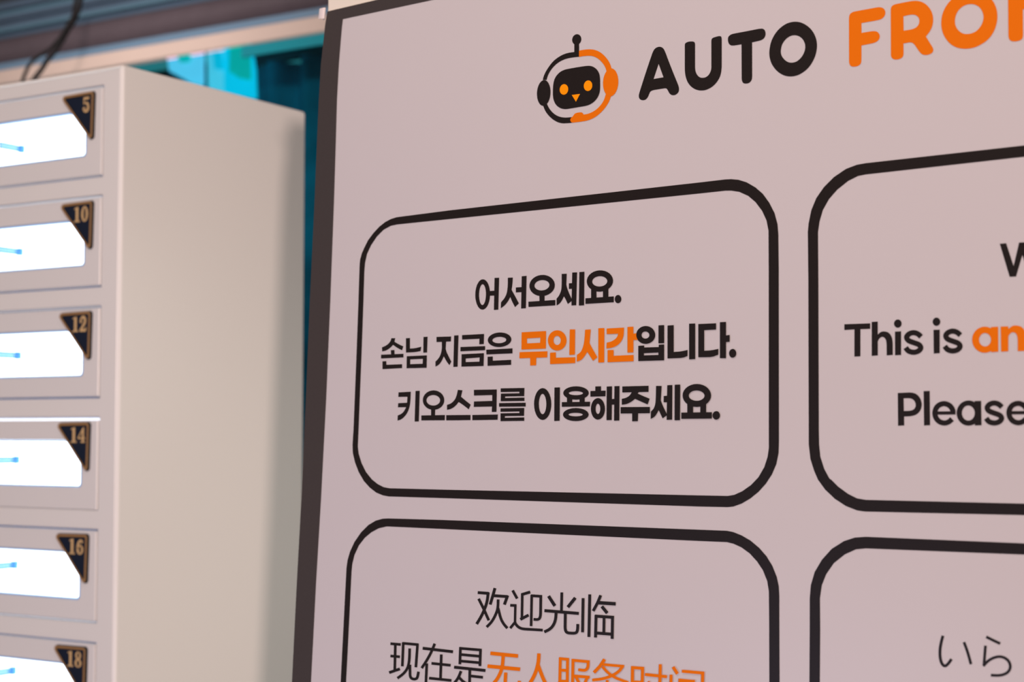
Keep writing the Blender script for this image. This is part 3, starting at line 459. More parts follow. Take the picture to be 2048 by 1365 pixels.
'korean_second_line': 'k-19707 1253 -19226 1236 -19310 917 -19006 773 -18837 697 -18701 640 -18532 574 -18208 455 -18362 110 -18746 265 -18922 341 -19059 408 -19218 493 -19465 638 -19652 496 -19775 412 -19884 348 -20001 287 -20127 228 -20253 181 -20377 145 -20529 117 -20828 84 -20851 462 -20561 537 -20420 581 -20314 625 -20213 676 -20118 734 -20034 789 -19962 842 -19902 893 -19855 942 -19814 992 -19782 1043 -19752 1110|k-19743 160 -19296 165 -19260 -262 -19695 -268|k-20945 -214 -18176 -213 -18168 -539 -20936 -561|k-20749 -822 -20278 -816 -20246 -1154 -18319 -1146 -18310 -1496 -20730 -1539|k-17902 1187 -17418 1188 -17395 236 -16949 239 -16612 268 -16029 360 -16106 -29 -16613 -90 -17028 -109 -17870 -109|k-15785 1224 -15299 1225 -15322 -177 -15774 -181|k-17762 -446 -15336 -434 -15344 -1545 -17759 -1528;-17339 -741 -15816 -729 -15825 -1172 -17328 -1172|k-14226 1168 -12518 1147 -12544 710 -14216 710|k-13601 793 -13091 793 -13129 57 -13055 -121 -13003 -229 -12949 -325 -12874 -444 -12448 -1080 -12656 -1372 -12845 -1196 -12939 -1099 -13017 -1007 -13108 -890 -13330 -577 -13495 -858 -13580 -983 -13657 -1079 -13735 -1163 -13815 -1232 -13895 -1291 -13976 -1340 -14077 -1386 -14295 -1463 -14305 -1022 -14062 -843 -13943 -738 -13860 -642 -13787 -536 -13724 -419 -13673 -302 -13634 -184 -13606 -67 -13590 52 -13581 174 -13577 301 -13581 461|k-12164 1220 -11662 1219 -11710 -1538 -12201 -1544|k-11246 1218 -8747 1229 -8762 353 -9272 344 -9250 830 -11238 830|k-11411 178 -8605 167 -8598 -185 -11404 -194|k-11263 -460 -8725 -439 -8746 -1549 -11262 -1543;-10789 -843 -9199 -796 -9219 -1163 -10782 -1159|k-5699 668 -5721 527 -5807 394 -5952 275 -6149 175 -6388 100 -6657 53 -6943 35 -7232 48 -7511 91 -7765 163 -7982 260 -8151 378 -8262 512 -8309 654 -8287 797 -8199 932 -8051 1052 -7850 1151 -7609 1226 -7337 1272 -7050 1288 -6761 1274 -6483 1229 -6232 1156 -6018 1059 -5853 942 -5744 809;-6254 643 -6267 586 -6316 529 -6401 475 -6519 429 -6664 394 -6828 371 -7002 363 -7178 369 -7347 389 -7498 423 -7625 467 -7721 520 -7780 577 -7803 635 -7790 692 -7741 750 -7654 804 -7535 850 -7389 885 -7224 907 -7050 915 -6874 909 -6706 888 -6555 854 -6429 810 -6335 757 -6277 700|k-8468 -152 -5566 -125 -5558 -550 -8438 -559|k-8303 -766 -7728 -757 -7722 -1124 -5697 -1101 -5689 -1526 -8289 -1547|o-4584 1210 -1971 1218 -1968 -255 -4580 -258;-4008 668 -2559 690 -2579 249 -3984 245|o-4781 -475 -1801 -489 -1814 -1004 -4793 -997|o-3624 -915 -2965 -918 -2984 -1633 -3612 -1642|o193 351 172 164 103 -12 -10 -168 -161 -297 -344 -392 -549 -449 -765 -463 -983 -435 -1191 -366 -1378 -258 -1535 -118 -1654 47 -1730 229 -1757 420 -1735 608 -1666 786 -1551 943 -1398 1072 -1213 1167 -1007 1222 -790 1235 -572 1205 -366 1134 -180 1026 -25 886 93 721 167 540;-403 372 -411 287 -439 206 -484 134 -544 76 -616 33 -697 7 -782 0 -867 13 -948 44 -1022 92 -1085 155 -1132 230 -1162 313 -1173 399 -1165 485 -1137 566 -1092 638 -1031 696 -959 739 -878 765 -793 771 -708 758 -626 727 -553 679 -491 616 -443 541 -414 459|o521 1253 1073 1231 1072 -850 501 -865|o-1507 -622 -906 -608 -899 -1058 1123 -1077 1110 -1558 -1493 -1576|o2095 1168 2668 1169 2558 57 2692 -160 2777 -292 2857 -411 2960 -559 3373 -1138 2936 -1421 2734 -1161 2641 -1042 2565 -946 2478 -835 2338 -660 2177 -875 2086 -987 2008 -1074 1927 -1155 1845 -1230 1755 -1293 1660 -1344 1531 -1389 1273 -1451 1295 -872 1523 -759 1636 -679 1717 -591 1793 -473 1864 -328 1922 -182 1968 -35 2001 114 2023 266 2041 421 2057 580 2072 780|o3438 1237 4040 1229 4054 -1574 3471 -1582|o4276 1181 5992 1189 5984 893 5976 758 5963 650 5946 549 5924 455 5890 361 5845 268 5789 175 5721 83 5644 -2 5558 -80 5464 -150 5360 -213 5251 -268 5136 -315 5015 -353 4888 -383 4767 -407 4651 -424 4514 -436 4266 -446 4289 27 4542 63 4676 89 4780 120 4884 159 4986 206 5077 255 5156 306 5223 358 5279 411 5325 466 5360 522 5389 594 5421 716 4281 721|o6331 1227 6909 1228 6929 -851 6352 -849|o6890 665 7383 686 7388 142 6895 144|o4388 -588 4985 -591 4991 -1073 6949 -1056 6954 -1561 4400 -1577|k9027 479 9005 321 8940 173 8833 41 8690 -67 8518 -146 8326 -193 8123 -204 7919 -179 7725 -119 7550 -28 7403 91 7292 231 7222 386 7198 547 7219 707 7286 857 7395 989 7540 1097 7713 1176 7906 1221 8110 1231 8313 1205 8506 1144 8680 1052 8825 933 8934 793 9003 639;8470 493 8461 429 8434 370 8389 317 8329 274 8258 242 8177 223 8092 219 8007 229 7926 254 7853 291 7793 339 7747 395 7718 457 7708 521 7717 585 7744 644 7789 697 7849 741 7921 772 8002 791 8087 795 8172 784 8253 760 8325 722 8386 675 8432 618 8460 557|k9333 1232 9867 1234 9879 -203 9345 -201|k7413 -339 7975 -327 7977 -491 9374 -500 9372 -315 9880 -309 9890 -1567 7425 -1560;7954 -942 9351 -933 9352 -1127 7956 -1122|k10195 1182 10768 1190 10784 -933 11272 -921 11596 -893 12080 -818 12074 -1296 11731 -1393 11438 -1425 10215 -1429|k12215 1246 12769 1239 12786 -1551 12233 -1559|k13062 1182 14673 1174 14675 693 13597 685 13606 -925 14088 -919 14408 -893 14892 -820 14877 -1269 14474 -1395 14127 -1433 13078 -1415|k15026 1245 15565 1245 15578 -1558 15040 -1542|k15531 196 15901 221 15903 -300 15533 -310|k16493 -1210 16485 -1285 16462 -1355 16425 -1418 16376 -1470 16316 -1509 16249 -1532 16178 -1539 16107 -1528 16040 -1501 15980 -1459 15930 -1404 15892 -1338 15868 -1266 15860 -1191 15868 -1117 15891 -1046 15928 -983 15978 -931 16037 -892 16105 -869 16175 -862 16246 -873 16314 -901 16374 -943 16424 -998 16461 -1063 16485 -1135',
'korean_third_line': 'k-18699 -3682 -17200 -3643 -17212 -4128 -17230 -4431 -17258 -4729 -17331 -5028 -17451 -5327 -17623 -5589 -17846 -5813 -18060 -5981 -18263 -6094 -18455 -6169 -18760 -6232 -18739 -5758 -18408 -5661 -18220 -5568 -18049 -5441 -17904 -5283 -17742 -5025 -18740 -5031 -18715 -4654 -17632 -4629 -17599 -4096 -18711 -4096|k-16635 -3587 -16122 -3578 -16169 -6309 -16671 -6323|k-13196 -4448 -13223 -4639 -13312 -4820 -13459 -4982 -13656 -5116 -13894 -5216 -14160 -5278 -14441 -5297 -14724 -5273 -14995 -5207 -15240 -5102 -15446 -4963 -15604 -4797 -15703 -4612 -15740 -4417 -15712 -4224 -15621 -4041 -15472 -3878 -15271 -3744 -15031 -3645 -14763 -3585 -14480 -3568 -14197 -3594 -13928 -3661 -13686 -3768 -13483 -3907 -13329 -4072 -13231 -4255;-13686 -4456 -13703 -4558 -13759 -4655 -13852 -4742 -13977 -4814 -14129 -4868 -14299 -4902 -14479 -4912 -14661 -4898 -14833 -4861 -14988 -4804 -15118 -4728 -15216 -4639 -15277 -4540 -15300 -4437 -15282 -4335 -15225 -4238 -15131 -4151 -15005 -4078 -14852 -4024 -14681 -3991 -14500 -3982 -14319 -3996 -14147 -4034 -13993 -4092 -13865 -4167 -13768 -4256 -13708 -4354|k-14736 -5137 -14241 -5141 -14257 -5833 -14720 -5838|k-15887 -5777 -13089 -5756 -13100 -6219 -15866 -6222|k-11644 -3567 -11113 -3615 -11266 -4167 -11033 -4325 -10883 -4424 -10744 -4512 -10568 -4621 -10139 -4881 -10360 -5276 -10713 -5065 -10889 -4963 -11033 -4883 -11213 -4788 -11518 -4632 -11718 -4822 -11840 -4926 -11948 -5003 -12061 -5073 -12182 -5137 -12302 -5189 -12421 -5230 -12569 -5263 -12862 -5307 -12871 -4867 -12595 -4805 -12454 -4757 -12340 -4701 -12224 -4628 -12108 -4540 -12008 -4447 -11926 -4350 -11860 -4249 -11810 -4142 -11767 -4037 -11731 -3934 -11697 -3808|k-12938 -5772 -10146 -5767 -10137 -6216 -12928 -6234|k-9797 -3598 -7233 -3602 -7236 -5525 -7756 -5529 -7737 -5060 -9787 -5076 -9776 -4606 -7726 -4579 -7727 -4076 -9787 -4091|k-9933 -5776 -7074 -5751 -7096 -6201 -9924 -6225|k-6798 -3518 -4212 -3524 -4229 -4215 -6298 -4216 -6295 -4347 -4200 -4339 -4195 -4622 -6779 -4621 -6772 -3966 -4748 -3967 -4750 -3836 -6793 -3833|k-6959 -4780 -4058 -4775 -4053 -5094 -6953 -5088|k-6786 -5229 -4202 -5215 -4220 -5884 -6295 -5893 -6293 -6038 -4190 -6014 -4185 -6304 -6766 -6323 -6778 -5654 -4720 -5640 -4722 -5509 -6781 -5522|k-1330 -4914 -1348 -5207 -1409 -5485 -1512 -5735 -1650 -5945 -1819 -6103 -2011 -6203 -2217 -6236 -2424 -6201 -2620 -6099 -2796 -5938 -2943 -5726 -3054 -5473 -3125 -5191 -3153 -4895 -3135 -4599 -3072 -4319 -2969 -4067 -2828 -3858 -2658 -3700 -2464 -3602 -2258 -3571 -2050 -3609 -1855 -3712 -1681 -3875 -1536 -4088 -1426 -4340 -1356 -4620;-1849 -4909 -1856 -5101 -1884 -5284 -1931 -5447 -1995 -5582 -2070 -5682 -2152 -5741 -2233 -5760 -2315 -5740 -2399 -5680 -2477 -5579 -2545 -5442 -2597 -5278 -2631 -5094 -2645 -4900 -2637 -4707 -2609 -4523 -2562 -4360 -2498 -4225 -2423 -4125 -2341 -4066 -2259 -4048 -2177 -4068 -2094 -4129 -2015 -4231 -1948 -4368 -1896 -4532 -1862 -4716|k-1014 -3544 -447 -3538 -434 -6311 -1000 -6332|k2526 -4050 2494 -4173 2399 -4288 2245 -4390 2041 -4473 1796 -4535 1523 -4571 1234 -4582 944 -4564 667 -4521 418 -4453 208 -4363 48 -4256 -53 -4137 -89 -4011 -56 -3887 41 -3770 198 -3668 406 -3584 654 -3524 930 -3488 1219 -3479 1509 -3498 1783 -3543 2030 -3612 2236 -3701 2393 -3807 2491 -3925;1943 -4055 1928 -4088 1877 -4122 1791 -4153 1675 -4180 1535 -4199 1378 -4210 1212 -4212 1046 -4205 888 -4190 746 -4167 628 -4137 541 -4103 488 -4067 472 -4033 487 -4000 539 -3966 626 -3934 743 -3908 884 -3889 1042 -3878 1208 -3876 1373 -3883 1531 -3899 1671 -3922 1788 -3951 1875 -3985 1927 -4021|k303 -4348 844 -4442 849 -4803 310 -4811|k1602 -4451 2117 -4372 2122 -4803 1606 -4812|k-224 -4771 2669 -4768 2656 -5149 -219 -5156|k2540 -5817 2508 -5937 2411 -6050 2257 -6150 2052 -6233 1806 -6295 1531 -6333 1240 -6345 949 -6330 671 -6290 420 -6226 209 -6140 48 -6038 -53 -5922 -89 -5800 -57 -5678 41 -5564 199 -5464 408 -5381 657 -5319 935 -5283 1226 -5272 1517 -5288 1793 -5329 2041 -5394 2248 -5480 2406 -5582 2505 -5696;1948 -5813 1934 -5841 1883 -5872 1797 -5900 1681 -5924 1541 -5942 1384 -5952 1218 -5955 1052 -5950 894 -5938 753 -5918 635 -5893 547 -5864 495 -5832 479 -5804 494 -5775 545 -5745 632 -5716 750 -5692 891 -5675 1048 -5664 1214 -5662 1380 -5667 1537 -5679 1678 -5699 1795 -5724 1881 -5754 1933 -5785|k3190 -3527 3757 -3523 3762 -3942 3195 -3948|k2700 -3893 4226 -3882 4205 -4340 2706 -4355|k4176 -5362 4161 -5555 4112 -5739 4031 -5904 3922 -6042 3791 -6146 3643 -6210 3485 -6232 3327 -6209 3176 -6143 3041 -6037 2928 -5897 2842 -5730 2788 -5545 2768 -5350 2784 -5155 2833 -4971 2915 -4805 3025 -4667 3157 -4564 3306 -4500 3464 -4480 3622 -4504 3772 -4571 3907 -4678 4019 -4817 4103 -4984 4157 -5168;3712 -5358 3707 -5453 3689 -5543 3661 -5624 3623 -5690 3579 -5739 3530 -5769 3480 -5778 3429 -5768 3380 -5738 3334 -5688 3294 -5621 3264 -5540 3244 -5449 3237 -5354 3242 -5259 3259 -5169 3288 -5088 3326 -5021 3371 -4972 3420 -4943 3470 -4934 3520 -4944 3569 -4974 3616 -5024 3655 -5092 3685 -5173 3704 -5263|k4337 -3554 4857 -3541 4854 -6271 4344 -6283|k4803 -4578 5131 -4567 5136 -5017 4808 -5036|k5104 -3540 5595 -3534 5608 -6314 5093 -6326|k5881 -3573 8416 -3563 8420 -4046 5886 -4055|k6839 -4009 7511 -4014 7374 -4170 7686 -4288 7867 -4356 8012 -4410 8193 -4475 8532 -4594 8345 -5041 7996 -4910 7808 -4839 7657 -4782 7469 -4710 7135 -4581 6910 -4728 6790 -4800 6689 -4852 6588 -4898 6486 -4938 6380 -4970 6270 -4996 6130 -5018 5847 -5047 5842 -4572 6095 -4528 6223 -4498 6320 -4464 6414 -4423 6504 -4375 6583 -4321 6652 -4261 6724 -4177|k5735 -5238 8566 -5251 8570 -5746 5741 -5753|k6867 -5701 7438 -5705 7420 -6374 6874 -6386|k9145 -3589 9666 -3598 9596 -4730 9694 -4958 9760 -5097 9825 -5220 9912 -5373 10227 -5901 9787 -6159 9678 -5971 9620 -5869 9572 -5784 9513 -5678 9409 -5486 9309 -5658 9247 -5753 9193 -5827 9137 -5897 9078 -5963 9013 -6021 8943 -6071 8849 -6120 8653 -6201 8672 -5620 8830 -5489 8908 -5409 8960 -5332 9006 -5245 9044 -5147 9075 -5037 9099 -4915 9115 -4779 9123 -4632 9130 -4470 9136 -4295 9140 -4075|k9876 -4397 10235 -4381 10239 -4893 9879 -4889|k10205 -3549 10681 -3544 10678 -6269 10172 -6281|k10906 -3522 11417 -3517 11414 -6311 10911 -6323|k14255 -4414 14224 -4612 14129 -4799 13976 -4966 13772 -5105 13527 -5209 13254 -5272 12965 -5292 12675 -5267 12398 -5198 12148 -5089 11939 -4944 11780 -4772 11681 -4580 11647 -4378 11678 -4178 11775 -3988 11931 -3820 12139 -3681 12387 -3578 12663 -3517 12954 -3500 13243 -3528 13518 -3598 13764 -3709 13970 -3853 14125 -4025 14221 -4215;13667 -4419 13650 -4507 13598 -4591 13513 -4667 13399 -4729 13262 -4776 13109 -4805 12947 -4813 12784 -4801 12629 -4769 12491 -4718 12375 -4652 12288 -4574 12234 -4489 12215 -4399 12233 -4310 12286 -4226 12371 -4150 12486 -4087 12625 -4040 12779 -4012 12941 -4005 13104 -4018 13258 -4050 13396 -4101 13510 -4167 13596 -4245 13649 -4330|k12089 -4954 12618 -5162 12621 -5747 12094 -5771|k13294 -5169 13807 -4972 13811 -5736 13282 -5753|k11541 -5721 14337 -5708 14339 -6202 11544 -6208|k15070 -5960 15062 -6033 15038 -6102 14999 -6164 14947 -6216 14884 -6255 14814 -6279 14740 -6287 14665 -6279 14595 -6254 14531 -6214 14479 -6161 14439 -6099 14414 -6029 14405 -5956 14413 -5883 14437 -5813 14476 -5751 14529 -5699 14592 -5660 14662 -5636 14736 -5628 14811 -5637 14881 -5662 14944 -5702 14997 -5755 15037 -5817 15061 -5887',
'chinese_greeting': 'k-9049 -21114 -7830 -21105 -7811 -20855 -9031 -20863|k-8032 -20883 -8087 -21338 -8128 -21566 -8176 -21746 -8237 -21923 -8311 -22099 -8388 -22269 -8468 -22431 -8549 -22586 -8633 -22732 -8725 -22882 -8825 -23034 -8958 -23222 -9244 -23607 -8961 -23716 -8674 -23329 -8537 -23135 -8432 -22976 -8336 -22820 -8249 -22667 -8164 -22506 -8082 -22338 -8002 -22162 -7924 -21976 -7859 -21785 -7807 -21591 -7763 -21349 -7707 -20890|k-9062 -21561 -8470 -22402 -7899 -23316 -7619 -23200 -8192 -22282 -8784 -21437|k-7286 -20466 -7506 -21103 -7790 -21886 -7478 -21936 -7193 -21153 -6974 -20515|k-7341 -21263 -5721 -21245 -5703 -20998 -7324 -21014|k-5881 -20989 -6229 -21782 -5927 -21846 -5579 -21054|k-6911 -21429 -6918 -21869 -6935 -22068 -6967 -22223 -7012 -22370 -7073 -22510 -7144 -22653 -7224 -22798 -7313 -22943 -7410 -23088 -7515 -23223 -7625 -23347 -7777 -23491 -8092 -23759 -7877 -23905 -7556 -23632 -7390 -23474 -7266 -23335 -7152 -23187 -7047 -23031 -6953 -22878 -6868 -22724 -6793 -22572 -6726 -22417 -6675 -22251 -6639 -22077 -6620 -21862 -6613 -21415|k-6899 -22190 -6690 -22784 -6610 -22974 -6532 -23124 -6448 -23256 -6358 -23368 -6268 -23468 -6173 -23562 -6053 -23665 -5823 -23841 -5607 -23673 -5831 -23500 -5940 -23407 -6024 -23324 -6107 -23232 -6186 -23134 -6260 -23018 -6330 -22882 -6404 -22704 -6611 -22116|k-5328 -20629 -4828 -21280 -4575 -21154 -5073 -20503|k-5441 -21942 -4764 -21917 -4757 -21690 -5433 -21715|k-5013 -21717 -5028 -23268 -4769 -23253 -4753 -21704|k-4937 -23069 -5512 -23676 -5293 -23793 -4719 -23186|k-5099 -23240 -4891 -23462 -4770 -23566 -4652 -23640 -4525 -23700 -4385 -23746 -4224 -23779 -4044 -23798 -3835 -23802 -3600 -23795 -3350 -23787 -3078 -23778 -2738 -23768 -1952 -23746 -1938 -23523 -2724 -23544 -3064 -23554 -3337 -23562 -3588 -23569 -3812 -23577 -3997 -23572 -4145 -23557 -4270 -23531 -4374 -23496 -4472 -23450 -4559 -23395 -4658 -23310 -4858 -23097|k-3355 -20476 -4261 -20743 -4169 -20966 -3265 -20698|k-4290 -20758 -4296 -22869 -4021 -22853 -4015 -20744|k-4251 -23026 -3377 -22601 -3522 -22402 -4398 -22826|k-3280 -20820 -3304 -23403 -3032 -23387 -3008 -20807|k-3239 -20999 -2050 -20982 -2036 -20758 -3224 -20774|k-2329 -20824 -2328 -22252 -2334 -22359 -2344 -22442 -2359 -22514 -2378 -22573 -2400 -22615 -2423 -22643 -2447 -22661 -2478 -22676 -2523 -22689 -2579 -22699 -2658 -22704 -2899 -22701 -2926 -22926 -2671 -22929 -2559 -22921 -2461 -22904 -2370 -22877 -2283 -22836 -2207 -22778 -2148 -22707 -2107 -22628 -2080 -22543 -2061 -22454 -2049 -22357 -2043 -22239 -2043 -20808|k-144 -20420 -162 -21938 117 -21923 136 -20407|k-1506 -20877 -840 -21639 -565 -21481 -1230 -20720|k1257 -20695 506 -21502 762 -21646 1511 -20839|k-1790 -22143 1744 -22128 1766 -21883 -1768 -21894|k-713 -22106 -736 -22439 -759 -22598 -792 -22722 -836 -22843 -893 -22962 -957 -23069 -1028 -23164 -1106 -23249 -1192 -23324 -1287 -23394 -1387 -23457 -1525 -23527 -1831 -23662 -1702 -23866 -1387 -23727 -1226 -23644 -1103 -23567 -988 -23482 -881 -23388 -783 -23282 -696 -23165 -620 -23038 -555 -22901 -504 -22761 -466 -22617 -440 -22441 -416 -22101|k237 -22077 232 -23202 239 -23308 253 -23396 276 -23476 307 -23548 348 -23612 401 -23668 467 -23712 540 -23741 617 -23760 701 -23770 799 -23774 1120 -23765 1238 -23756 1336 -23743 1427 -23724 1520 -23695 1609 -23646 1680 -23581 1731 -23504 1762 -23425 1783 -23344 1797 -23256 1806 -23150 1812 -22857 1522 -22872 1515 -23160 1508 -23253 1496 -23324 1480 -23385 1463 -23431 1444 -23459 1424 -23477 1401 -23490 1360 -23502 1298 -23515 1225 -23525 1128 -23532 826 -23540 755 -23538 706 -23532 668 -23522 644 -23513 624 -23499 602 -23476 580 -23441 559 -23395 543 -23337 532 -23268 526 -23177 531 -22060|k2030 -20750 2011 -23501 2300 -23483 2319 -20735|k2696 -20403 2654 -23827 2942 -23809 2984 -20389|k3803 -20366 3488 -21003 3074 -21661 3327 -21752 3747 -21085 4066 -20438|k3661 -21149 5406 -21126 5425 -20849 3680 -20870|k3936 -21367 4478 -21865 4719 -21689 4178 -21192|k3358 -22223 5255 -22193 5273 -21952 3376 -21981|k3352 -22041 3320 -23817 3605 -23800 3637 -22027|k4983 -22005 4965 -23796 5245 -23778 5264 -21989|k4157 -22137 4148 -23409 4417 -23392 4425 -22121|k3464 -23565 5150 -23539 5171 -23298 3484 -23323',
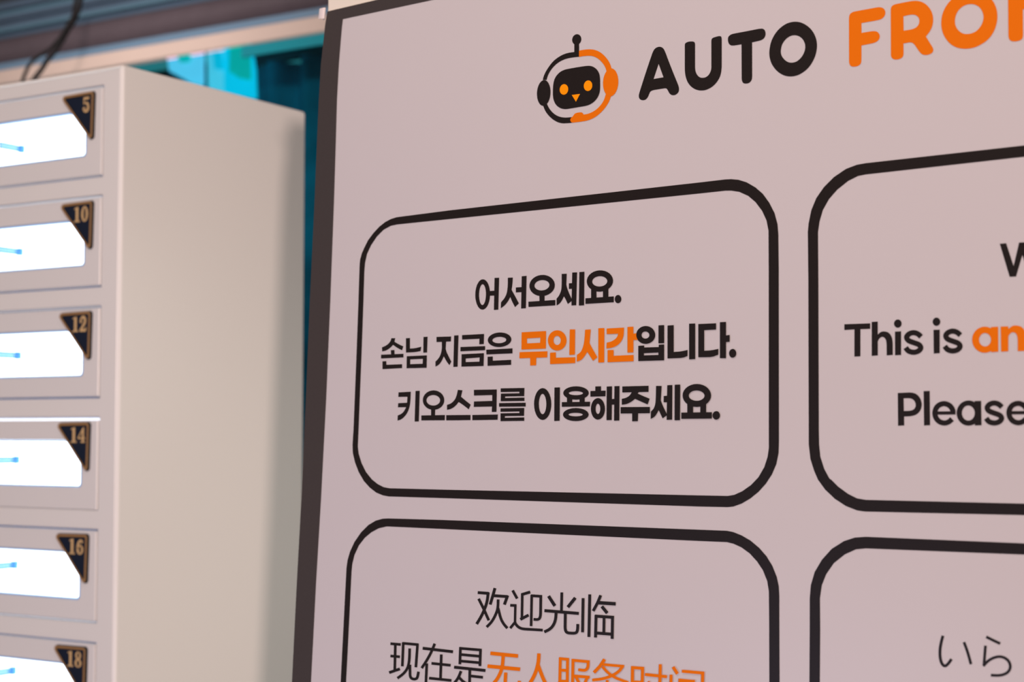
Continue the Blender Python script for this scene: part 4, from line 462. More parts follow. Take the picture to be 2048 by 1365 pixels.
'chinese_second_line': 'k-19128 -26256 -17866 -26229 -17845 -25992 -19107 -26017|k-19101 -27338 -17940 -27314 -17917 -27077 -19078 -27099|k-18677 -26139 -18690 -28460 -18364 -28436 -18352 -26117|k-19142 -28814 -17845 -28369 -17962 -28142 -19261 -28587|k-17718 -25913 -17778 -28011 -17455 -27991 -17395 -25896|k-17674 -26101 -15728 -26068 -15706 -25833 -17651 -25863|k-16010 -25916 -16162 -27949 -15844 -27937 -15692 -25907|k-16940 -26376 -16938 -26944 -16948 -27202 -16967 -27408 -16996 -27600 -17034 -27776 -17090 -27937 -17165 -28086 -17256 -28223 -17368 -28350 -17496 -28474 -17640 -28594 -17838 -28735 -18279 -29014 -18082 -29186 -17634 -28901 -17418 -28748 -17255 -28612 -17110 -28471 -16980 -28322 -16871 -28159 -16784 -27986 -16720 -27801 -16678 -27608 -16647 -27405 -16627 -27190 -16618 -26924 -16619 -26353|k-16877 -27789 -16838 -28649 -16824 -28745 -16798 -28825 -16761 -28897 -16708 -28962 -16637 -29016 -16550 -29059 -16450 -29088 -16339 -29105 -16225 -29108 -16111 -29097 -15997 -29073 -15869 -29030 -15755 -28954 -15672 -28856 -15619 -28741 -15517 -28301 -15830 -28285 -15928 -28707 -15959 -28774 -15991 -28813 -16024 -28834 -16077 -28852 -16142 -28866 -16204 -28872 -16266 -28870 -16328 -28860 -16378 -28846 -16416 -28827 -16445 -28805 -16469 -28775 -16491 -28734 -16507 -28681 -16519 -28607 -16557 -27757|k-15251 -26346 -11731 -26354 -11697 -26102 -15217 -26089|k-13975 -25673 -14202 -26124 -14330 -26362 -14442 -26550 -14561 -26738 -14689 -26926 -14819 -27109 -14950 -27286 -15119 -27500 -15442 -27897 -15176 -28002 -14851 -27604 -14680 -27385 -14545 -27203 -14412 -27016 -14281 -26823 -14158 -26629 -14043 -26434 -13912 -26191 -13683 -25737|k-14876 -27496 -14944 -29265 -14630 -29245 -14561 -27478|k-13203 -26578 -13252 -28804 -12941 -28782 -12893 -26559|k-14178 -27551 -11968 -27521 -11941 -27290 -14151 -27317|k-14439 -28850 -11846 -28807 -11818 -28576 -14412 -28616|k-11022 -25777 -11059 -27232 -10754 -27213 -10717 -25759|k-8764 -25731 -8802 -27186 -8503 -27167 -8465 -25714|k-10998 -25981 -8498 -25930 -8477 -25702 -10977 -25751|k-10922 -26505 -8617 -26465 -8595 -26237 -10899 -26275|k-10930 -27057 -8625 -27011 -8603 -26783 -10907 -26827|k-11563 -27654 -8047 -27618 -8017 -27370 -11533 -27402|k-9916 -27586 -9927 -28911 -9626 -28887 -9614 -27564|k-9794 -28221 -8310 -28204 -8282 -27977 -9766 -27992|k-10896 -27758 -11059 -28104 -11145 -28263 -11226 -28385 -11315 -28500 -11413 -28611 -11510 -28711 -11603 -28799 -11716 -28893 -11942 -29065 -11736 -29218 -11504 -29041 -11379 -28936 -11275 -28837 -11170 -28728 -11061 -28607 -10961 -28477 -10870 -28339 -10776 -28166 -10611 -27814|k-11116 -28394 -10853 -28584 -10702 -28680 -10568 -28749 -10425 -28810 -10272 -28864 -10098 -28905 -9909 -28934 -9704 -28951 -9487 -28955 -9257 -28955 -9011 -28951 -8705 -28940 -8033 -28908 -8018 -28682 -8687 -28713 -8987 -28723 -9227 -28727 -9449 -28727 -9651 -28723 -9831 -28708 -9992 -28683 -10135 -28648 -10264 -28603 -10388 -28550 -10502 -28491 -10637 -28406 -10892 -28220|o-7523 -26147 -4529 -26122 -4495 -25822 -7489 -25843|o-7822 -27253 -4288 -27198 -4255 -26899 -7789 -26949|o-6279 -25970 -6312 -26558 -6340 -26815 -6380 -27017 -6432 -27202 -6498 -27372 -6579 -27542 -6675 -27712 -6786 -27882 -6913 -28050 -7054 -28210 -7212 -28364 -7433 -28546 -7908 -28898 -7674 -29085 -7191 -28727 -6951 -28529 -6774 -28356 -6616 -28177 -6477 -27991 -6355 -27806 -6250 -27620 -6161 -27433 -6089 -27244 -6031 -27039 -5988 -26820 -5957 -26549 -5924 -25956|o-5981 -27466 -6027 -28354 -6021 -28477 -5999 -28579 -5962 -28671 -5905 -28755 -5822 -28826 -5716 -28877 -5595 -28906 -5469 -28915 -5341 -28915 -5203 -28908 -5039 -28892 -4836 -28866 -4669 -28827 -4528 -28770 -4408 -28691 -4323 -28599 -4261 -28504 -4215 -28399 -4184 -28276 -4148 -28004 -4495 -28006 -4529 -28265 -4552 -28357 -4581 -28422 -4617 -28477 -4654 -28517 -4700 -28547 -4769 -28575 -4878 -28601 -5050 -28623 -5196 -28637 -5312 -28643 -5412 -28642 -5488 -28636 -5539 -28624 -5576 -28606 -5606 -28581 -5632 -28543 -5654 -28488 -5668 -28420 -5673 -28324 -5628 -27448|o-2478 -25579 -2497 -25979 -2520 -26195 -2554 -26377 -2601 -26571 -2661 -26773 -2739 -26981 -2836 -27195 -2952 -27416 -3086 -27643 -3228 -27854 -3377 -28047 -3577 -28267 -3979 -28662 -3703 -28823 -3295 -28421 -3079 -28183 -2917 -27972 -2765 -27746 -2623 -27505 -2500 -27271 -2397 -27042 -2312 -26818 -2248 -26602 -2198 -26396 -2162 -26199 -2137 -25968 -2118 -25563|o-2566 -26527 -2396 -26874 -2295 -27072 -2203 -27247 -2100 -27436 -1986 -27641 -1860 -27835 -1721 -28017 -1533 -28220 -1172 -28563 -888 -28369 -1242 -28032 -1416 -27844 -1542 -27679 -1659 -27499 -1768 -27302 -1869 -27115 -1960 -26943 -2059 -26748 -2228 -26403|o-218 -25747 -242 -27619 -515 -28506 -234 -28536 47 -27623 72 -25727|o531 -25717 518 -28342 272 -28413 341 -28628 804 -28494 818 -25695|o-221 -25918 815 -25908 840 -25679 -196 -25688|o-64 -26846 657 -26806 668 -26578 -54 -26616|o-85 -27734 644 -27691 655 -27463 -75 -27505|o1089 -25735 1059 -28510 1345 -28486 1375 -25714|o1087 -25937 2893 -25911 2916 -25685 1110 -25709|o1291 -27188 2910 -27143 2930 -26916 1311 -26960|o1427 -27193 1867 -27838 2811 -28389 2993 -28201 2094 -27674 1680 -27068|o2608 -26952 2197 -27733 1391 -28395 1584 -28544 2432 -27846 2866 -27021|o2630 -25764 2618 -26065 2606 -26156 2587 -26223 2562 -26279 2532 -26324 2502 -26358 2473 -26380 2446 -26394 2409 -26404 2354 -26413 2289 -26419 2202 -26421 1800 -26410 1761 -26637 2171 -26648 2280 -26646 2372 -26637 2459 -26622 2546 -26598 2632 -26555 2706 -26498 2768 -26430 2820 -26352 2858 -26265 2884 -26170 2899 -26058 2912 -25749|o4260 -25405 3824 -25982 3238 -26536 3467 -26688 4070 -26117 4521 -25521|o4222 -25998 6288 -25957 6308 -25747 4242 -25786|o6061 -25769 5886 -26018 5771 -26147 5649 -26251 5496 -26359 5313 -26470 5122 -26572 4923 -26665 4716 -26750 4500 -26825 4277 -26893 4047 -26953 3753 -27015 3179 -27118 3211 -27339 3790 -27234 4097 -27169 4342 -27105 4580 -27033 4810 -26952 5033 -26860 5248 -26759 5455 -26649 5654 -26528 5826 -26406 5974 -26280 6112 -26125 6294 -25865|o4094 -26138 4376 -26374 4551 -26505 4712 -26605 4886 -26701 5077 -26794 5304 -26881 5562 -26959 5889 -27037 6669 -27192 6754 -26988 5980 -26834 5667 -26759 5425 -26685 5218 -26606 5042 -26520 4879 -26430 4731 -26337 4568 -26215 4292 -25983|o4567 -27078 4476 -27477 4417 -27640 4347 -27760 4260 -27863 4151 -27954 4028 -28043 3895 -28125 3717 -28217 3346 -28385 3454 -28568 3832 -28396 4029 -28295 4181 -28200 4321 -28099 4456 -27985 4570 -27849 4660 -27696 4730 -27504 4823 -27094|o3628 -27715 5985 -27635 6003 -27425 3646 -27503|o5745 -27510 5693 -27931 5672 -28026 5645 -28097 5613 -28155 5581 -28194 5545 -28220 5494 -28240 5410 -28254 5125 -28263 5106 -28474 5413 -28464 5551 -28440 5670 -28394 5769 -28324 5836 -28239 5885 -28151 5922 -28054 5948 -27937 6001 -27509|o6977 -25776 6960 -28083 7246 -28058 7264 -25754|o7938 -25786 7896 -28053 8179 -28029 8221 -25766|o7106 -28102 8040 -28079 8065 -27845 7131 -27867|o6985 -25998 8213 -25958 8231 -25724 7003 -25763|o7142 -27113 8052 -27065 8065 -26831 7155 -26879|o8315 -26419 10363 -26401 10389 -26170 8342 -26186|o9611 -25391 9557 -27829 9095 -27851 9079 -28083 9830 -28046 9890 -25372|o8488 -26896 8963 -27493 9202 -27350 8728 -26753|o10621 -26100 10575 -28068 10851 -28046 10897 -26080|o11739 -25846 13772 -25810 13794 -25583 11762 -25616|o13514 -25661 13455 -27632 12987 -27679 12989 -27906 13717 -27831 13783 -25643|o11450 -26326 11398 -27506 11671 -27489 11724 -26310|o12678 -26305 12625 -27446 12896 -27429 12949 -26289|o11537 -27040 12785 -26994 12804 -26765 11555 -26810|o11525 -27517 12766 -27468 12784 -27240 11543 -27287|o10818 -25551 11243 -26048 11484 -25893 11060 -25397|o11437 -26592 12928 -26563 12956 -26297 11465 -26324',
'english_greeting': 'k37414 5734 37867 5740 38380 4127 38781 5719 39242 5704 39686 4119 40036 5687 40491 5678 39892 3386 39434 3389 39004 4857 38544 3392 38095 3403',
'english_second_line': 'k25599 653 27663 635 27662 233 26886 237 26882 -1741 26403 -1747 26407 242 25599 226|k27787 731 28259 737 28259 -1714 27780 -1733|k28220 -244 28410 -76 28555 -9 28717 11 28888 -12 29068 -79 29211 -197 29318 -367 29385 -552 29413 -753 29426 -1003 29424 -1714 28951 -1734 28953 -1042 28936 -811 28901 -627 28826 -491 28711 -404 28590 -382 28464 -428 28355 -527 28218 -758|k30116 513 30108 447 30087 385 30052 330 30005 285 29950 252 29888 232 29823 227 29758 237 29697 262 29641 299 29595 349 29561 407 29539 471 29532 537 29540 604 29561 666 29597 721 29643 766 29699 800 29761 819 29826 824 29891 813 29952 789 30007 751 30053 702 30088 644 30109 580|k29601 -43 30071 -34 30064 -1733 29602 -1740|k31734 -354 31590 -216 31487 -136 31388 -81 31284 -38 31171 -6 31055 10 30938 11 30822 -6 30708 -37 30606 -80 30512 -136 30431 -206 30358 -294 30309 -402 30300 -522 30332 -638 30397 -741 30481 -827 30582 -898 30702 -957 30831 -1004 30944 -1045 31052 -1084 31157 -1121 31247 -1153 31304 -1182 31341 -1209 31362 -1232 31370 -1247 31370 -1249 31370 -1250 31361 -1266 31331 -1298 31291 -1327 31243 -1351 31184 -1369 31113 -1382 31041 -1385 30969 -1381 30896 -1367 30824 -1345 30767 -1319 30726 -1293 30680 -1247 30582 -1115 30259 -1318 30374 -1474 30471 -1571 30575 -1638 30686 -1688 30808 -1725 30928 -1747 31050 -1754 31171 -1748 31292 -1726 31406 -1690 31511 -1638 31603 -1571 31685 -1484 31744 -1381 31767 -1263 31746 -1142 31688 -1034 31609 -946 31512 -875 31401 -819 31287 -778 31183 -741 31076 -702 30964 -661 30857 -621 30786 -586 30741 -555 30714 -528 30701 -507 30699 -500 30699 -500 30704 -490 30727 -463 30761 -433 30804 -407 30858 -385 30921 -367 30981 -358 31039 -358 31098 -367 31161 -384 31219 -408 31268 -435 31330 -484 31460 -607|k33044 522 33037 457 33016 396 32982 342 32937 297 32883 264 32823 245 32760 240 32697 250 32638 274 32584 312 32540 360 32506 417 32485 480 32479 546 32486 611 32508 672 32542 727 32587 771 32641 804 32701 823 32764 828 32827 817 32886 793 32939 756 32984 707 33017 650 33038 588|k32538 -32 33000 -30 32990 -1689 32549 -1708|k34657 -357 34516 -220 34416 -141 34320 -86 34218 -44 34108 -13 33995 4 33880 4 33767 -12 33656 -43 33556 -86 33465 -142 33386 -210 33314 -298 33267 -404 33258 -523 33289 -638 33351 -741 33433 -825 33532 -895 33649 -954 33775 -1000 33885 -1041 33991 -1080 34094 -1118 34181 -1149 34238 -1178 34274 -1205 34294 -1228 34302 -1244 34303 -1246 34302 -1248 34293 -1264 34263 -1296 34224 -1325 34177 -1349 34119 -1367 34049 -1380 33978 -1383 33908 -1379 33837 -1365 33766 -1343 33710 -1318 33670 -1291 33624 -1245 33529 -1113 33215 -1314 33328 -1469 33422 -1565 33523 -1631 33632 -1681 33750 -1717 33868 -1739 33986 -1746 34105 -1740 34223 -1719 34335 -1683 34436 -1631 34527 -1564 34607 -1479 34664 -1377 34687 -1259 34667 -1140 34611 -1034 34534 -946 34439 -876 34331 -820 34220 -780 34118 -742 34014 -704 33904 -663 33799 -624 33729 -589 33686 -558 33659 -530 33646 -509 33644 -502 33644 -501 33649 -491 33671 -463 33706 -434 33748 -408 33801 -385 33863 -368 33922 -359 33979 -359 34037 -367 34098 -385 34155 -408 34204 -436 34265 -484 34392 -607|o37193 -894 37169 -1094 37101 -1283 36993 -1450 36849 -1589 36677 -1691 36485 -1752 36283 -1769 36081 -1740 35889 -1667 35717 -1553 35573 -1405 35465 -1229 35399 -1034 35377 -830 35402 -628 35471 -438 35581 -269 35727 -130 35901 -29 36095 31 36297 45 36499 15 36690 -60 36860 -175 37002 -324 37108 -499 37173 -692;36740 -878 36728 -981 36696 -1078 36644 -1165 36575 -1236 36493 -1289 36402 -1321 36306 -1329 36210 -1314 36120 -1277 36038 -1219 35970 -1142 35919 -1052 35888 -952 35878 -848 35890 -744 35923 -646 35975 -560 36044 -488 36126 -436 36218 -405 36314 -397 36409 -412 36500 -450 36581 -508 36648 -585 36699 -675 36730 -774|o36747 -5 37254 7 37252 -1722 36746 -1738|o37437 6 37972 -3 37957 -1712 37455 -1728|o37905 -254 38151 -50 38306 26 38452 42 38629 19 38839 -43 38998 -163 39109 -340 39172 -524 39186 -713 39192 -949 39184 -1718 38625 -1720 38632 -972 38612 -771 38572 -611 38495 -498 38383 -431 38269 -418 38155 -462 38052 -553 37914 -761',
'english_third_line': 'k29798 -4446 30133 -4441 30394 -4433 30694 -4421 30948 -4450 31158 -4518 31333 -4635 31471 -4800 31566 -4989 31617 -5201 31616 -5405 31563 -5600 31467 -5771 31326 -5916 31151 -6021 30941 -6085 30695 -6122 30273 -6134 30284 -6770 29810 -6789;30243 -4834 30651 -4829 30841 -4864 30981 -4938 31086 -5057 31155 -5221 31163 -5376 31110 -5523 31013 -5628 30873 -5693 30685 -5727 30260 -5734|k31766 -4344 32224 -4338 32239 -6755 31788 -6773|k33741 -6196 33613 -6309 33551 -6353 33501 -6379 33443 -6401 33383 -6417 33325 -6422 33260 -6419 33187 -6405 33110 -6380 33043 -6347 32984 -6306 32930 -6254 32882 -6191 32845 -6124 32819 -6054 32803 -5980 32798 -5900 32805 -5824 32823 -5751 32853 -5680 32893 -5613 32941 -5559 32998 -5514 33068 -5477 33151 -5447 33231 -5432 33304 -5429 33375 -5439 33449 -5462 33517 -5492 33574 -5528 33622 -5569 33667 -5622 33704 -5675 33729 -5719 33748 -5772 33776 -5895 34147 -5822 34115 -5677 34079 -5576 34031 -5491 33974 -5409 33900 -5322 33809 -5243 33705 -5178 33590 -5126 33460 -5085 33322 -5066 33182 -5071 33043 -5098 32903 -5147 32777 -5215 32667 -5301 32576 -5405 32505 -5522 32455 -5641 32423 -5766 32412 -5894 32420 -6025 32446 -6150 32491 -6270 32554 -6383 32635 -6488 32730 -6580 32839 -6655 32958 -6714 33086 -6754 33209 -6778 33332 -6784 33453 -6773 33564 -6744 33663 -6706 33758 -6656 33858 -6584 34000 -6459|k32712 -6018 34131 -6014 34130 -5783 32711 -5785|k35953 -5924 35930 -6118 35864 -6301 35760 -6466 35622 -6604 35458 -6707 35274 -6772 35080 -6793 34887 -6771 34703 -6706 34537 -6601 34400 -6461 34296 -6294 34232 -6108 34212 -5912 34235 -5716 34301 -5531 34407 -5365 34547 -5227 34713 -5124 34898 -5062 35093 -5042 35286 -5066 35469 -5133 35633 -5239 35769 -5379 35870 -5545 35933 -5730;35534 -5921 35521 -6037 35486 -6148 35430 -6246 35355 -6329 35266 -6391 35167 -6429 35063 -6442 34958 -6428 34859 -6389 34771 -6326 34697 -6243 34641 -6143 34607 -6032 34596 -5915 34609 -5798 34644 -5687 34701 -5588 34776 -5505 34866 -5443 34966 -5406 35070 -5393 35174 -5408 35273 -5447 35361 -5511 35435 -5594 35489 -5694 35523 -5805|k35527 -5092 35992 -5078 36013 -6763 35534 -6781|k37602 -5402 37465 -5271 37368 -5195 37275 -5144 37176 -5105 37069 -5077 36959 -5064 36848 -5067 36738 -5086 36630 -5120 36533 -5165 36444 -5222 36367 -5292 36297 -5380 36251 -5486 36242 -5602 36272 -5715 36332 -5814 36412 -5895 36508 -5961 36621 -6015 36743 -6058 36851 -6095 36954 -6131 37054 -6165 37139 -6194 37194 -6221 37230 -6247 37250 -6269 37258 -6285 37259 -6287 37258 -6290 37249 -6307 37220 -6339 37181 -6369 37134 -6394 37078 -6414 37010 -6428 36941 -6434 36872 -6431 36802 -6420 36733 -6400 36678 -6376 36639 -6351 36595 -6306 36502 -6179 36199 -6383 36308 -6533 36400 -6625 36498 -6687 36603 -6733 36718 -6766 36832 -6784 36948 -6788 37063 -6779 37178 -6754 37286 -6716 37385 -6663 37473 -6594 37551 -6508 37607 -6406 37629 -6290 37610 -6174 37556 -6070 37481 -5987 37389 -5920 37284 -5868 37177 -5831 37078 -5797 36975 -5762 36869 -5725 36767 -5689 36699 -5656 36656 -5627 36630 -5600 36617 -5579 36615 -5571 36615 -5570 36620 -5559 36642 -5531 36675 -5501 36717 -5474 36769 -5450 36829 -5431 36887 -5421 36943 -5419 37000 -5426 37060 -5441 37115 -5463 37163 -5489 37222 -5535 37346 -5653|k39038 -6205 38917 -6315 38859 -6358 38812 -6383 38757 -6405 38700 -6420 38645 -6425 38584 -6421 38515 -6408 38443 -6384 38380 -6352 38325 -6312 38274 -6262 38229 -6201 38194 -6136 38170 -6068 38155 -5995 38151 -5918 38158 -5844 38175 -5774 38203 -5705 38242 -5640 38287 -5587 38341 -5544 38406 -5507 38485 -5479 38560 -5464 38629 -5461 38696 -5470 38766 -5492 38830 -5522 38883 -5557 38928 -5597 38970 -5648 39006 -5700 39028 -5742 39046 -5794 39072 -5914 39422 -5842 39393 -5702 39358 -5604 39314 -5521 39260 -5442 39191 -5357 39105 -5280 39007 -5217 38900 -5166 38777 -5127 38647 -5109 38515 -5114 38384 -5140 38252 -5188 38134 -5253 38030 -5337 37943 -5437 37876 -5551 37828 -5667 37798 -5788 37787 -5912 37794 -6039 37818 -6161 37860 -6277 37920 -6387 37996 -6489 38085 -6578 38187 -6651 38299 -6708 38419 -6747 38536 -6770 38651 -6777 38765 -6765 38870 -6737 38964 -6700 39053 -6652 39148 -6582 39281 -6461|k38070 -6033 39406 -6029 39406 -5804 38069 -5806',
'japanese_greeting': 'k33008 -21335 32931 -21595 32890 -21747 32860 -21876 32832 -22011 32807 -22153 32789 -22295 32778 -22436 32775 -22577 32779 -22717 32789 -22848 32807 -22969 32831 -23081 32863 -23184 32903 -23275 32952 -23355 33010 -23422 33083 -23477 33169 -23510 33266 -23508 33359 -23473 33436 -23416 33504 -23354 33571 -23281 33644 -23188 33811 -22950 33640 -22853 33476 -23087 33412 -23168 33359 -23226 33307 -23273 33267 -23303 33243 -23311 33227 -23312 33203 -23303 33167 -23275 33130 -23232 33095 -23175 33063 -23103 33037 -23016 33015 -22918 32999 -22809 32990 -22688 32986 -22558 32989 -22427 32999 -22295 33016 -22162 33040 -22028 33066 -21899 33095 -21775 33134 -21629 33211 -21372|k34545 -21713 34683 -22045 34759 -22244 34820 -22424 34891 -22653 35038 -23163 35226 -23098 35079 -22587 35008 -22355 34945 -22170 34867 -21965 34729 -21631|k36189 -21269 36678 -21463 37171 -21650 37254 -21478 36763 -21292 36276 -21098|k36079 -21782 36014 -22529 35964 -23100 36156 -23097 36206 -22526 36271 -21781|k36078 -23225 36257 -23021 36353 -22923 36435 -22852 36521 -22787 36612 -22729 36704 -22677 36798 -22632 36894 -22593 36990 -22562 37082 -22541 37171 -22531 37257 -22531 37341 -22540 37421 -22559 37497 -22587 37569 -22625 37637 -22671 37693 -22724 37738 -22783 37773 -22851 37798 -22927 37810 -23001 37810 -23073 37797 -23143 37771 -23214 37736 -23278 37691 -23337 37636 -23389 37569 -23439 37493 -23484 37410 -23523 37321 -23557 37225 -23585 37120 -23607 37008 -23623 36864 -23634 36551 -23644 36538 -23828 36855 -23817 37010 -23805 37136 -23787 37255 -23762 37366 -23729 37472 -23689 37571 -23641 37664 -23586 37753 -23522 37830 -23447 37894 -23364 37944 -23272 37980 -23172 37999 -23071 38000 -22969 37983 -22868 37950 -22768 37903 -22677 37842 -22596 37767 -22526 37681 -22467 37590 -22420 37494 -22384 37393 -22360 37286 -22348 37178 -22348 37067 -22361 36955 -22386 36842 -22422 36733 -22466 36626 -22517 36521 -22576 36418 -22642 36320 -22716 36225 -22798 36119 -22907 35935 -23115',
'text_frame_korean': 'k-23952 4972 -23927 6831 -23900 8138 -23851 8690 -23643 9282 -23318 9818 -22869 10455 -22223 11052 -21503 11585 -20777 11957 -20051 12188 -19320 12297 -18259 12310 -12918 12377 13097 12357 15370 12369 15964 12338 16617 12219 17333 11955 18097 11494 18754 10931 19321 10188 19772 9367 20028 8505 20103 7713 20142 5009 20183 -8036 20155 -8817 19965 -9638 19596 -10413 19063 -11135 18437 -11753 17736 -12267 16975 -12676 16268 -12916 15751 -12977 13251 -13003 -12951 -13032 -19653 -13053 -20378 -12972 -21205 -12748 -22043 -12306 -22803 -11722 -23472 -10931 -23962 -10069 -24275 -9201 -24335 -8457 -24294 -7639 -24253 -7041 -24178 -4278 -24053 338;-23310 4939 -23274 7555 -23201 8368 -22974 9170 -22479 9953 -21758 10711 -20941 11263 -20035 11561 -19303 11621 -18040 11621 -12901 11599 13103 11484 15428 11485 15968 11442 16683 11278 17469 10895 18113 10357 18693 9628 19077 8865 19253 8062 19281 5063 19322 -8438 19217 -9099 18940 -9872 18433 -10651 17798 -11244 17037 -11729 16326 -12026 15747 -12124 13246 -12144 -12967 -12296 -19580 -12315 -20305 -12232 -21038 -11977 -21787 -11566 -22541 -10916 -23120 -10123 -23519 -9258 -23653 -8586 -23601 -7041 -23532 -4286 -23405 318',
'text_frame_chinese': 'k-25107 -27156 -24951 -23517 -24792 -19742 -24672 -18998 -24369 -18187 -23833 -17299 -23021 -16398 -22126 -15704 -21212 -15274 -20397 -15080 -19676 -15025 -13491 -14943 13262 -14788 15693 -14776 16276 -14856 16984 -15074 17747 -15426 18509 -15944 19141 -16541 19641 -17226 20016 -18021 20191 -18713 20239 -19467 20242 -21170 20271 -25756 20183 -35180 20155 -35962 19965 -36783 19596 -37558 19063 -38280 18437 -38898 17736 -39412 16975 -39821 16268 -40061 15751 -40121 13251 -40148 -14068 -40177 -20770 -40197 -21495 -40117 -22321 -39893 -23160 -39451 -23920 -38867 -24589 -38076 -25079 -37214 -25392 -36346 -25451 -35602 -25411 -34784;-24412 -27098 -24261 -23470 -24131 -20039 -24050 -19303 -23799 -18492 -23272 -17606 -22546 -16878 -21732 -16348 -20826 -15953 -19836 -15751 -19295 -15744 -13474 -15723 13267 -15656 15697 -15637 16280 -15737 16987 -15986 17690 -16393 18327 -16965 18831 -17592 19210 -18389 19348 -19142 19378 -21232 19406 -25839 17798 -38388 17037 -38874 16326 -39171 15747 -39269 13246 -39289 -14084 -39441 -20697 -39460 -21421 -39377 -22155 -39122 -22903 -38711 -23657 -38061 -24237 -37267 -24636 -36403 -24770 -35731 -24717 -34186',
'text_frame_english': 'k22645 4103 22602 7696 22669 8349 22894 9325 23311 10199 23949 10966 24757 11629 25749 12145 26638 12362 27343 12404 39176 12395 61942 12595 62536 12564 63190 12444 63905 12177 64669 11711 65327 11141 65894 10389 66345 9559 66600 8688 66675 7887 66714 5152 66756 -8039 66728 -8830 66538 -9660 66169 -10444 65636 -11174 65009 -11798 64309 -12318 63547 -12732 62840 -12975 62323 -13036 38938 -12836 27196 -12957 26588 -12893 25713 -12606 24829 -12112 24030 -11450 23446 -10738 23126 -10083 22824 -9226 22683 -8146 22683 -7064;23476 4054 23448 7630 23585 8440 23850 9242 24357 10021 25030 10658 25926 11228 26725 11516 27341 11569 39169 11609 62001 11809 62540 11766 63256 11598 64042 11208 64686 10659 65265 9916 65650 9138 65825 8319 65854 5261 65895 -8504 65789 -9179 65512 -9967 65006 -10761 64371 -11365 63609 -11860 62898 -12163 62320 -12263 38946 -12063 27284 -12116 26590 -12026 25890 -11726 25100 -11226 24523 -10718 24385 -10647 23966 -9960 23639 -9055 23537 -8142 23516 -7064',
'text_frame_japanese': 'k22770 -21714 22770 -19438 22860 -18471 23175 -17496 23760 -16585 24559 -15749 25537 -15146 26414 -14851 27278 -14762 38921 -14732 61942 -14532 62536 -14563 63190 -14683 63905 -14950 64669 -15416 65327 -15986 65894 -16738 66345 -17568 66600 -18439 66675 -19240 66714 -21975 66756 -35166 66728 -35957 66538 -36787 66169 -37571 65636 -38301 65009 -38925 64309 -39445 63547 -39859 62840 -40102 62323 -40163 38938 -39963 27196 -40084 26588 -40020 25713 -39733 24829 -39239 24030 -38577 23446 -37865 23126 -37210 22824 -36353 22683 -35273 22683 -34191;23624 -21649 23604 -19385 23759 -18418 24117 -17601 24732 -16772 25616 -16098 26491 -15701 27276 -15594 38913 -15486 62001 -15286 62540 -15329 63256 -15497 64042 -15888 64686 -16438 65265 -17182 65650 -17960 65825 -18781 65854 -21843 65895 -35626 65789 -36302 65512 -37091 65006 -37886 64371 -38491 63609 -38986 62898 -39290 62320 -39390 38946 -39190 27284 -39243 26590 -39153 25890 -38853 25100 -38353 24523 -37845 24385 -37774 23966 -37087 23639 -36182 23537 -35269 23516 -34191',
'sheet': 'w-32807 -62000 -31627 -30718 -31274 -21382 -30920 -13637 -30618 -4201 -30375 5298 -30036 14855 -29923 19662 -29775 24481 -29603 27854 -29304 30241 -29145 31675 -28879 32946 -22444 32978 71050 32978 71050 -62000',
'black_border': 'k-32807 -62000 -31627 -30718 -31274 -21382 -30920 -13637 -30618 -4201 -30375 5298 -30036 14855 -29923 19662 -29775 24481 -29603 27854 -29304 30241 -29145 31675 -28879 32946 -22444 32978 71050 32978 71050 -62000;-30390 -60680 -29085 -30475 -28702 -21233 -28294 -13567 -27900 -4234 -27631 5159 -27426 14620 -27363 19381 -27320 24164 -27174 27507 -26978 29884 -26851 31214 -26757 31854 -15395 31785 69731 31785 69731 -60680',
}
def parse(s):
    out = []
    for part in s.split('|'):
        loops = []
        for l in part[1:].split(';'):
            a = [int(q) * 1e-5 for q in l.split()]
            loops.append([(a[i], a[i + 1]) for i in range(0, len(a), 2)])
        out.append((part[0], loops))
    return out
def prints(name, shapes, parent, d=-0.00025, remap=None, part_name=None):
    mb = MB(); keys = []; n_ = 0
    for c, loops in shapes:
        if remap: c = remap
        if c not in keys: keys.append(c)
        pts, tr = tess(loops)
        dd = d - 0.000015 * (len(mb.f) > 0) * (n_ := n_ + 1)
        mb.add([sp(p[0], p[1], dd) for p in pts], tr, keys.index(c))
    return mb.make(part_name or name, [M[c] for c in keys], parent)
art = {k: parse(v) for k, v in ART.items()}
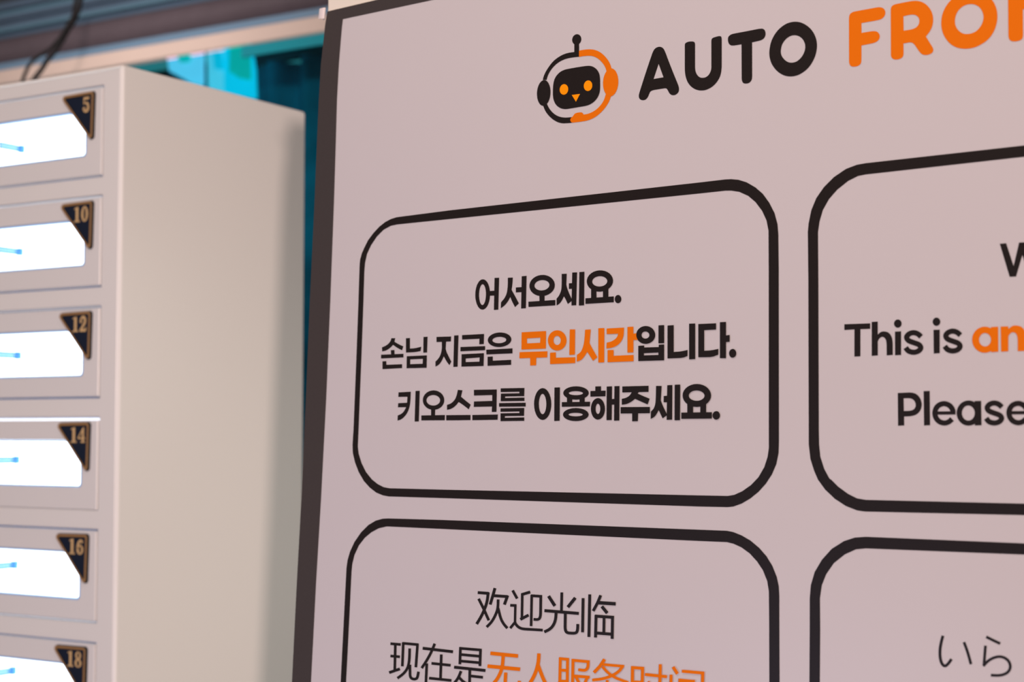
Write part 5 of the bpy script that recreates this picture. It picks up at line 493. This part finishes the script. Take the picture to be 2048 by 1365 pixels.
# the sheet itself, 1.6 mm thick
so = art['sheet'][0][1][0]
mb = plate([(p[0], p[1] - FOOT) for p in so], [], 0.0, 0.0015)
mb.make('printed_sheet', M['sheet'], sg)
o = prints('black_border', art['black_border'], sg, remap='b'); o['label'] = 'glossy black border'
for nm in ('text_frame_korean', 'text_frame_chinese', 'text_frame_english', 'text_frame_japanese'):
    o = prints('text_frame', art[nm], sg); o['label'] = 'rounded black outline around the %s text' % nm.split('_')[-1].capitalize()
texts = {
    'black_heading': ('heading_lettering', 'black rounded heading AUTO'),
    'orange_heading': ('heading_lettering', 'orange rounded heading starting FRO'),
    'korean_greeting': ('text_line', 'bold black Korean greeting, first line'),
    'korean_second_line': ('text_line', 'Korean second line with an orange word'),
    'korean_third_line': ('text_line', 'bold black Korean third line'),
    'chinese_greeting': ('text_line', 'thin black Chinese greeting'),
    'chinese_second_line': ('text_line', 'Chinese second line, half orange'),
    'english_greeting': ('text_line', 'black W at the picture edge'),
    'english_second_line': ('text_line', 'This is an, last word orange'),
    'english_third_line': ('text_line', 'black word Please'),
    'japanese_greeting': ('text_line', 'thin black Japanese greeting'),
}
for key, (nm, lab) in texts.items():
    o = prints(nm, art[key], sg); o['label'] = lab
em = art['robot_emblem']
eo = prints('robot_emblem', [em[0], em[1], em[3], em[5], em[7]], sg); eo['label'] = 'half black, half orange robot head with headset'
prints('ear_cup', [em[2]], eo, -0.0004)['label'] = 'black ear cup'
prints('ear_cup', [em[6]], eo, -0.0004)['label'] = 'orange ear cup'
prints('face', [em[4]], eo, -0.0004)['label'] = 'black rounded face'
for q in (8, 9): prints('eye', [em[q]], eo, -0.0006)['label'] = 'orange eye'
prints('beak', [em[10]], eo, -0.0006)['label'] = 'orange triangle nose'
# curled scrap of tape at the sheet's top left corner
tp = MB(); n = 8; v = []
for i in range(n + 1):
    a = i / n * math.pi * 1.2
    x = -0.2935 + 0.0042 * math.sin(a) ; y = -0.0005 - 0.0035 * (1 - math.cos(a)) * 0.6
    v += [sp(x - 0.0006, 0.3215 + 0.001 * i / n, y), sp(x + 0.0004, 0.3330 - 0.0008 * i / n, y)]
tp.add(v, [(2 * i, 2 * i + 2, 2 * i + 3, 2 * i + 1) for i in range(n)])
o = tp.make('tape_scrap', M['tape'], sg, smooth=True); o['label'] = 'curled pale tape at the top left corner'
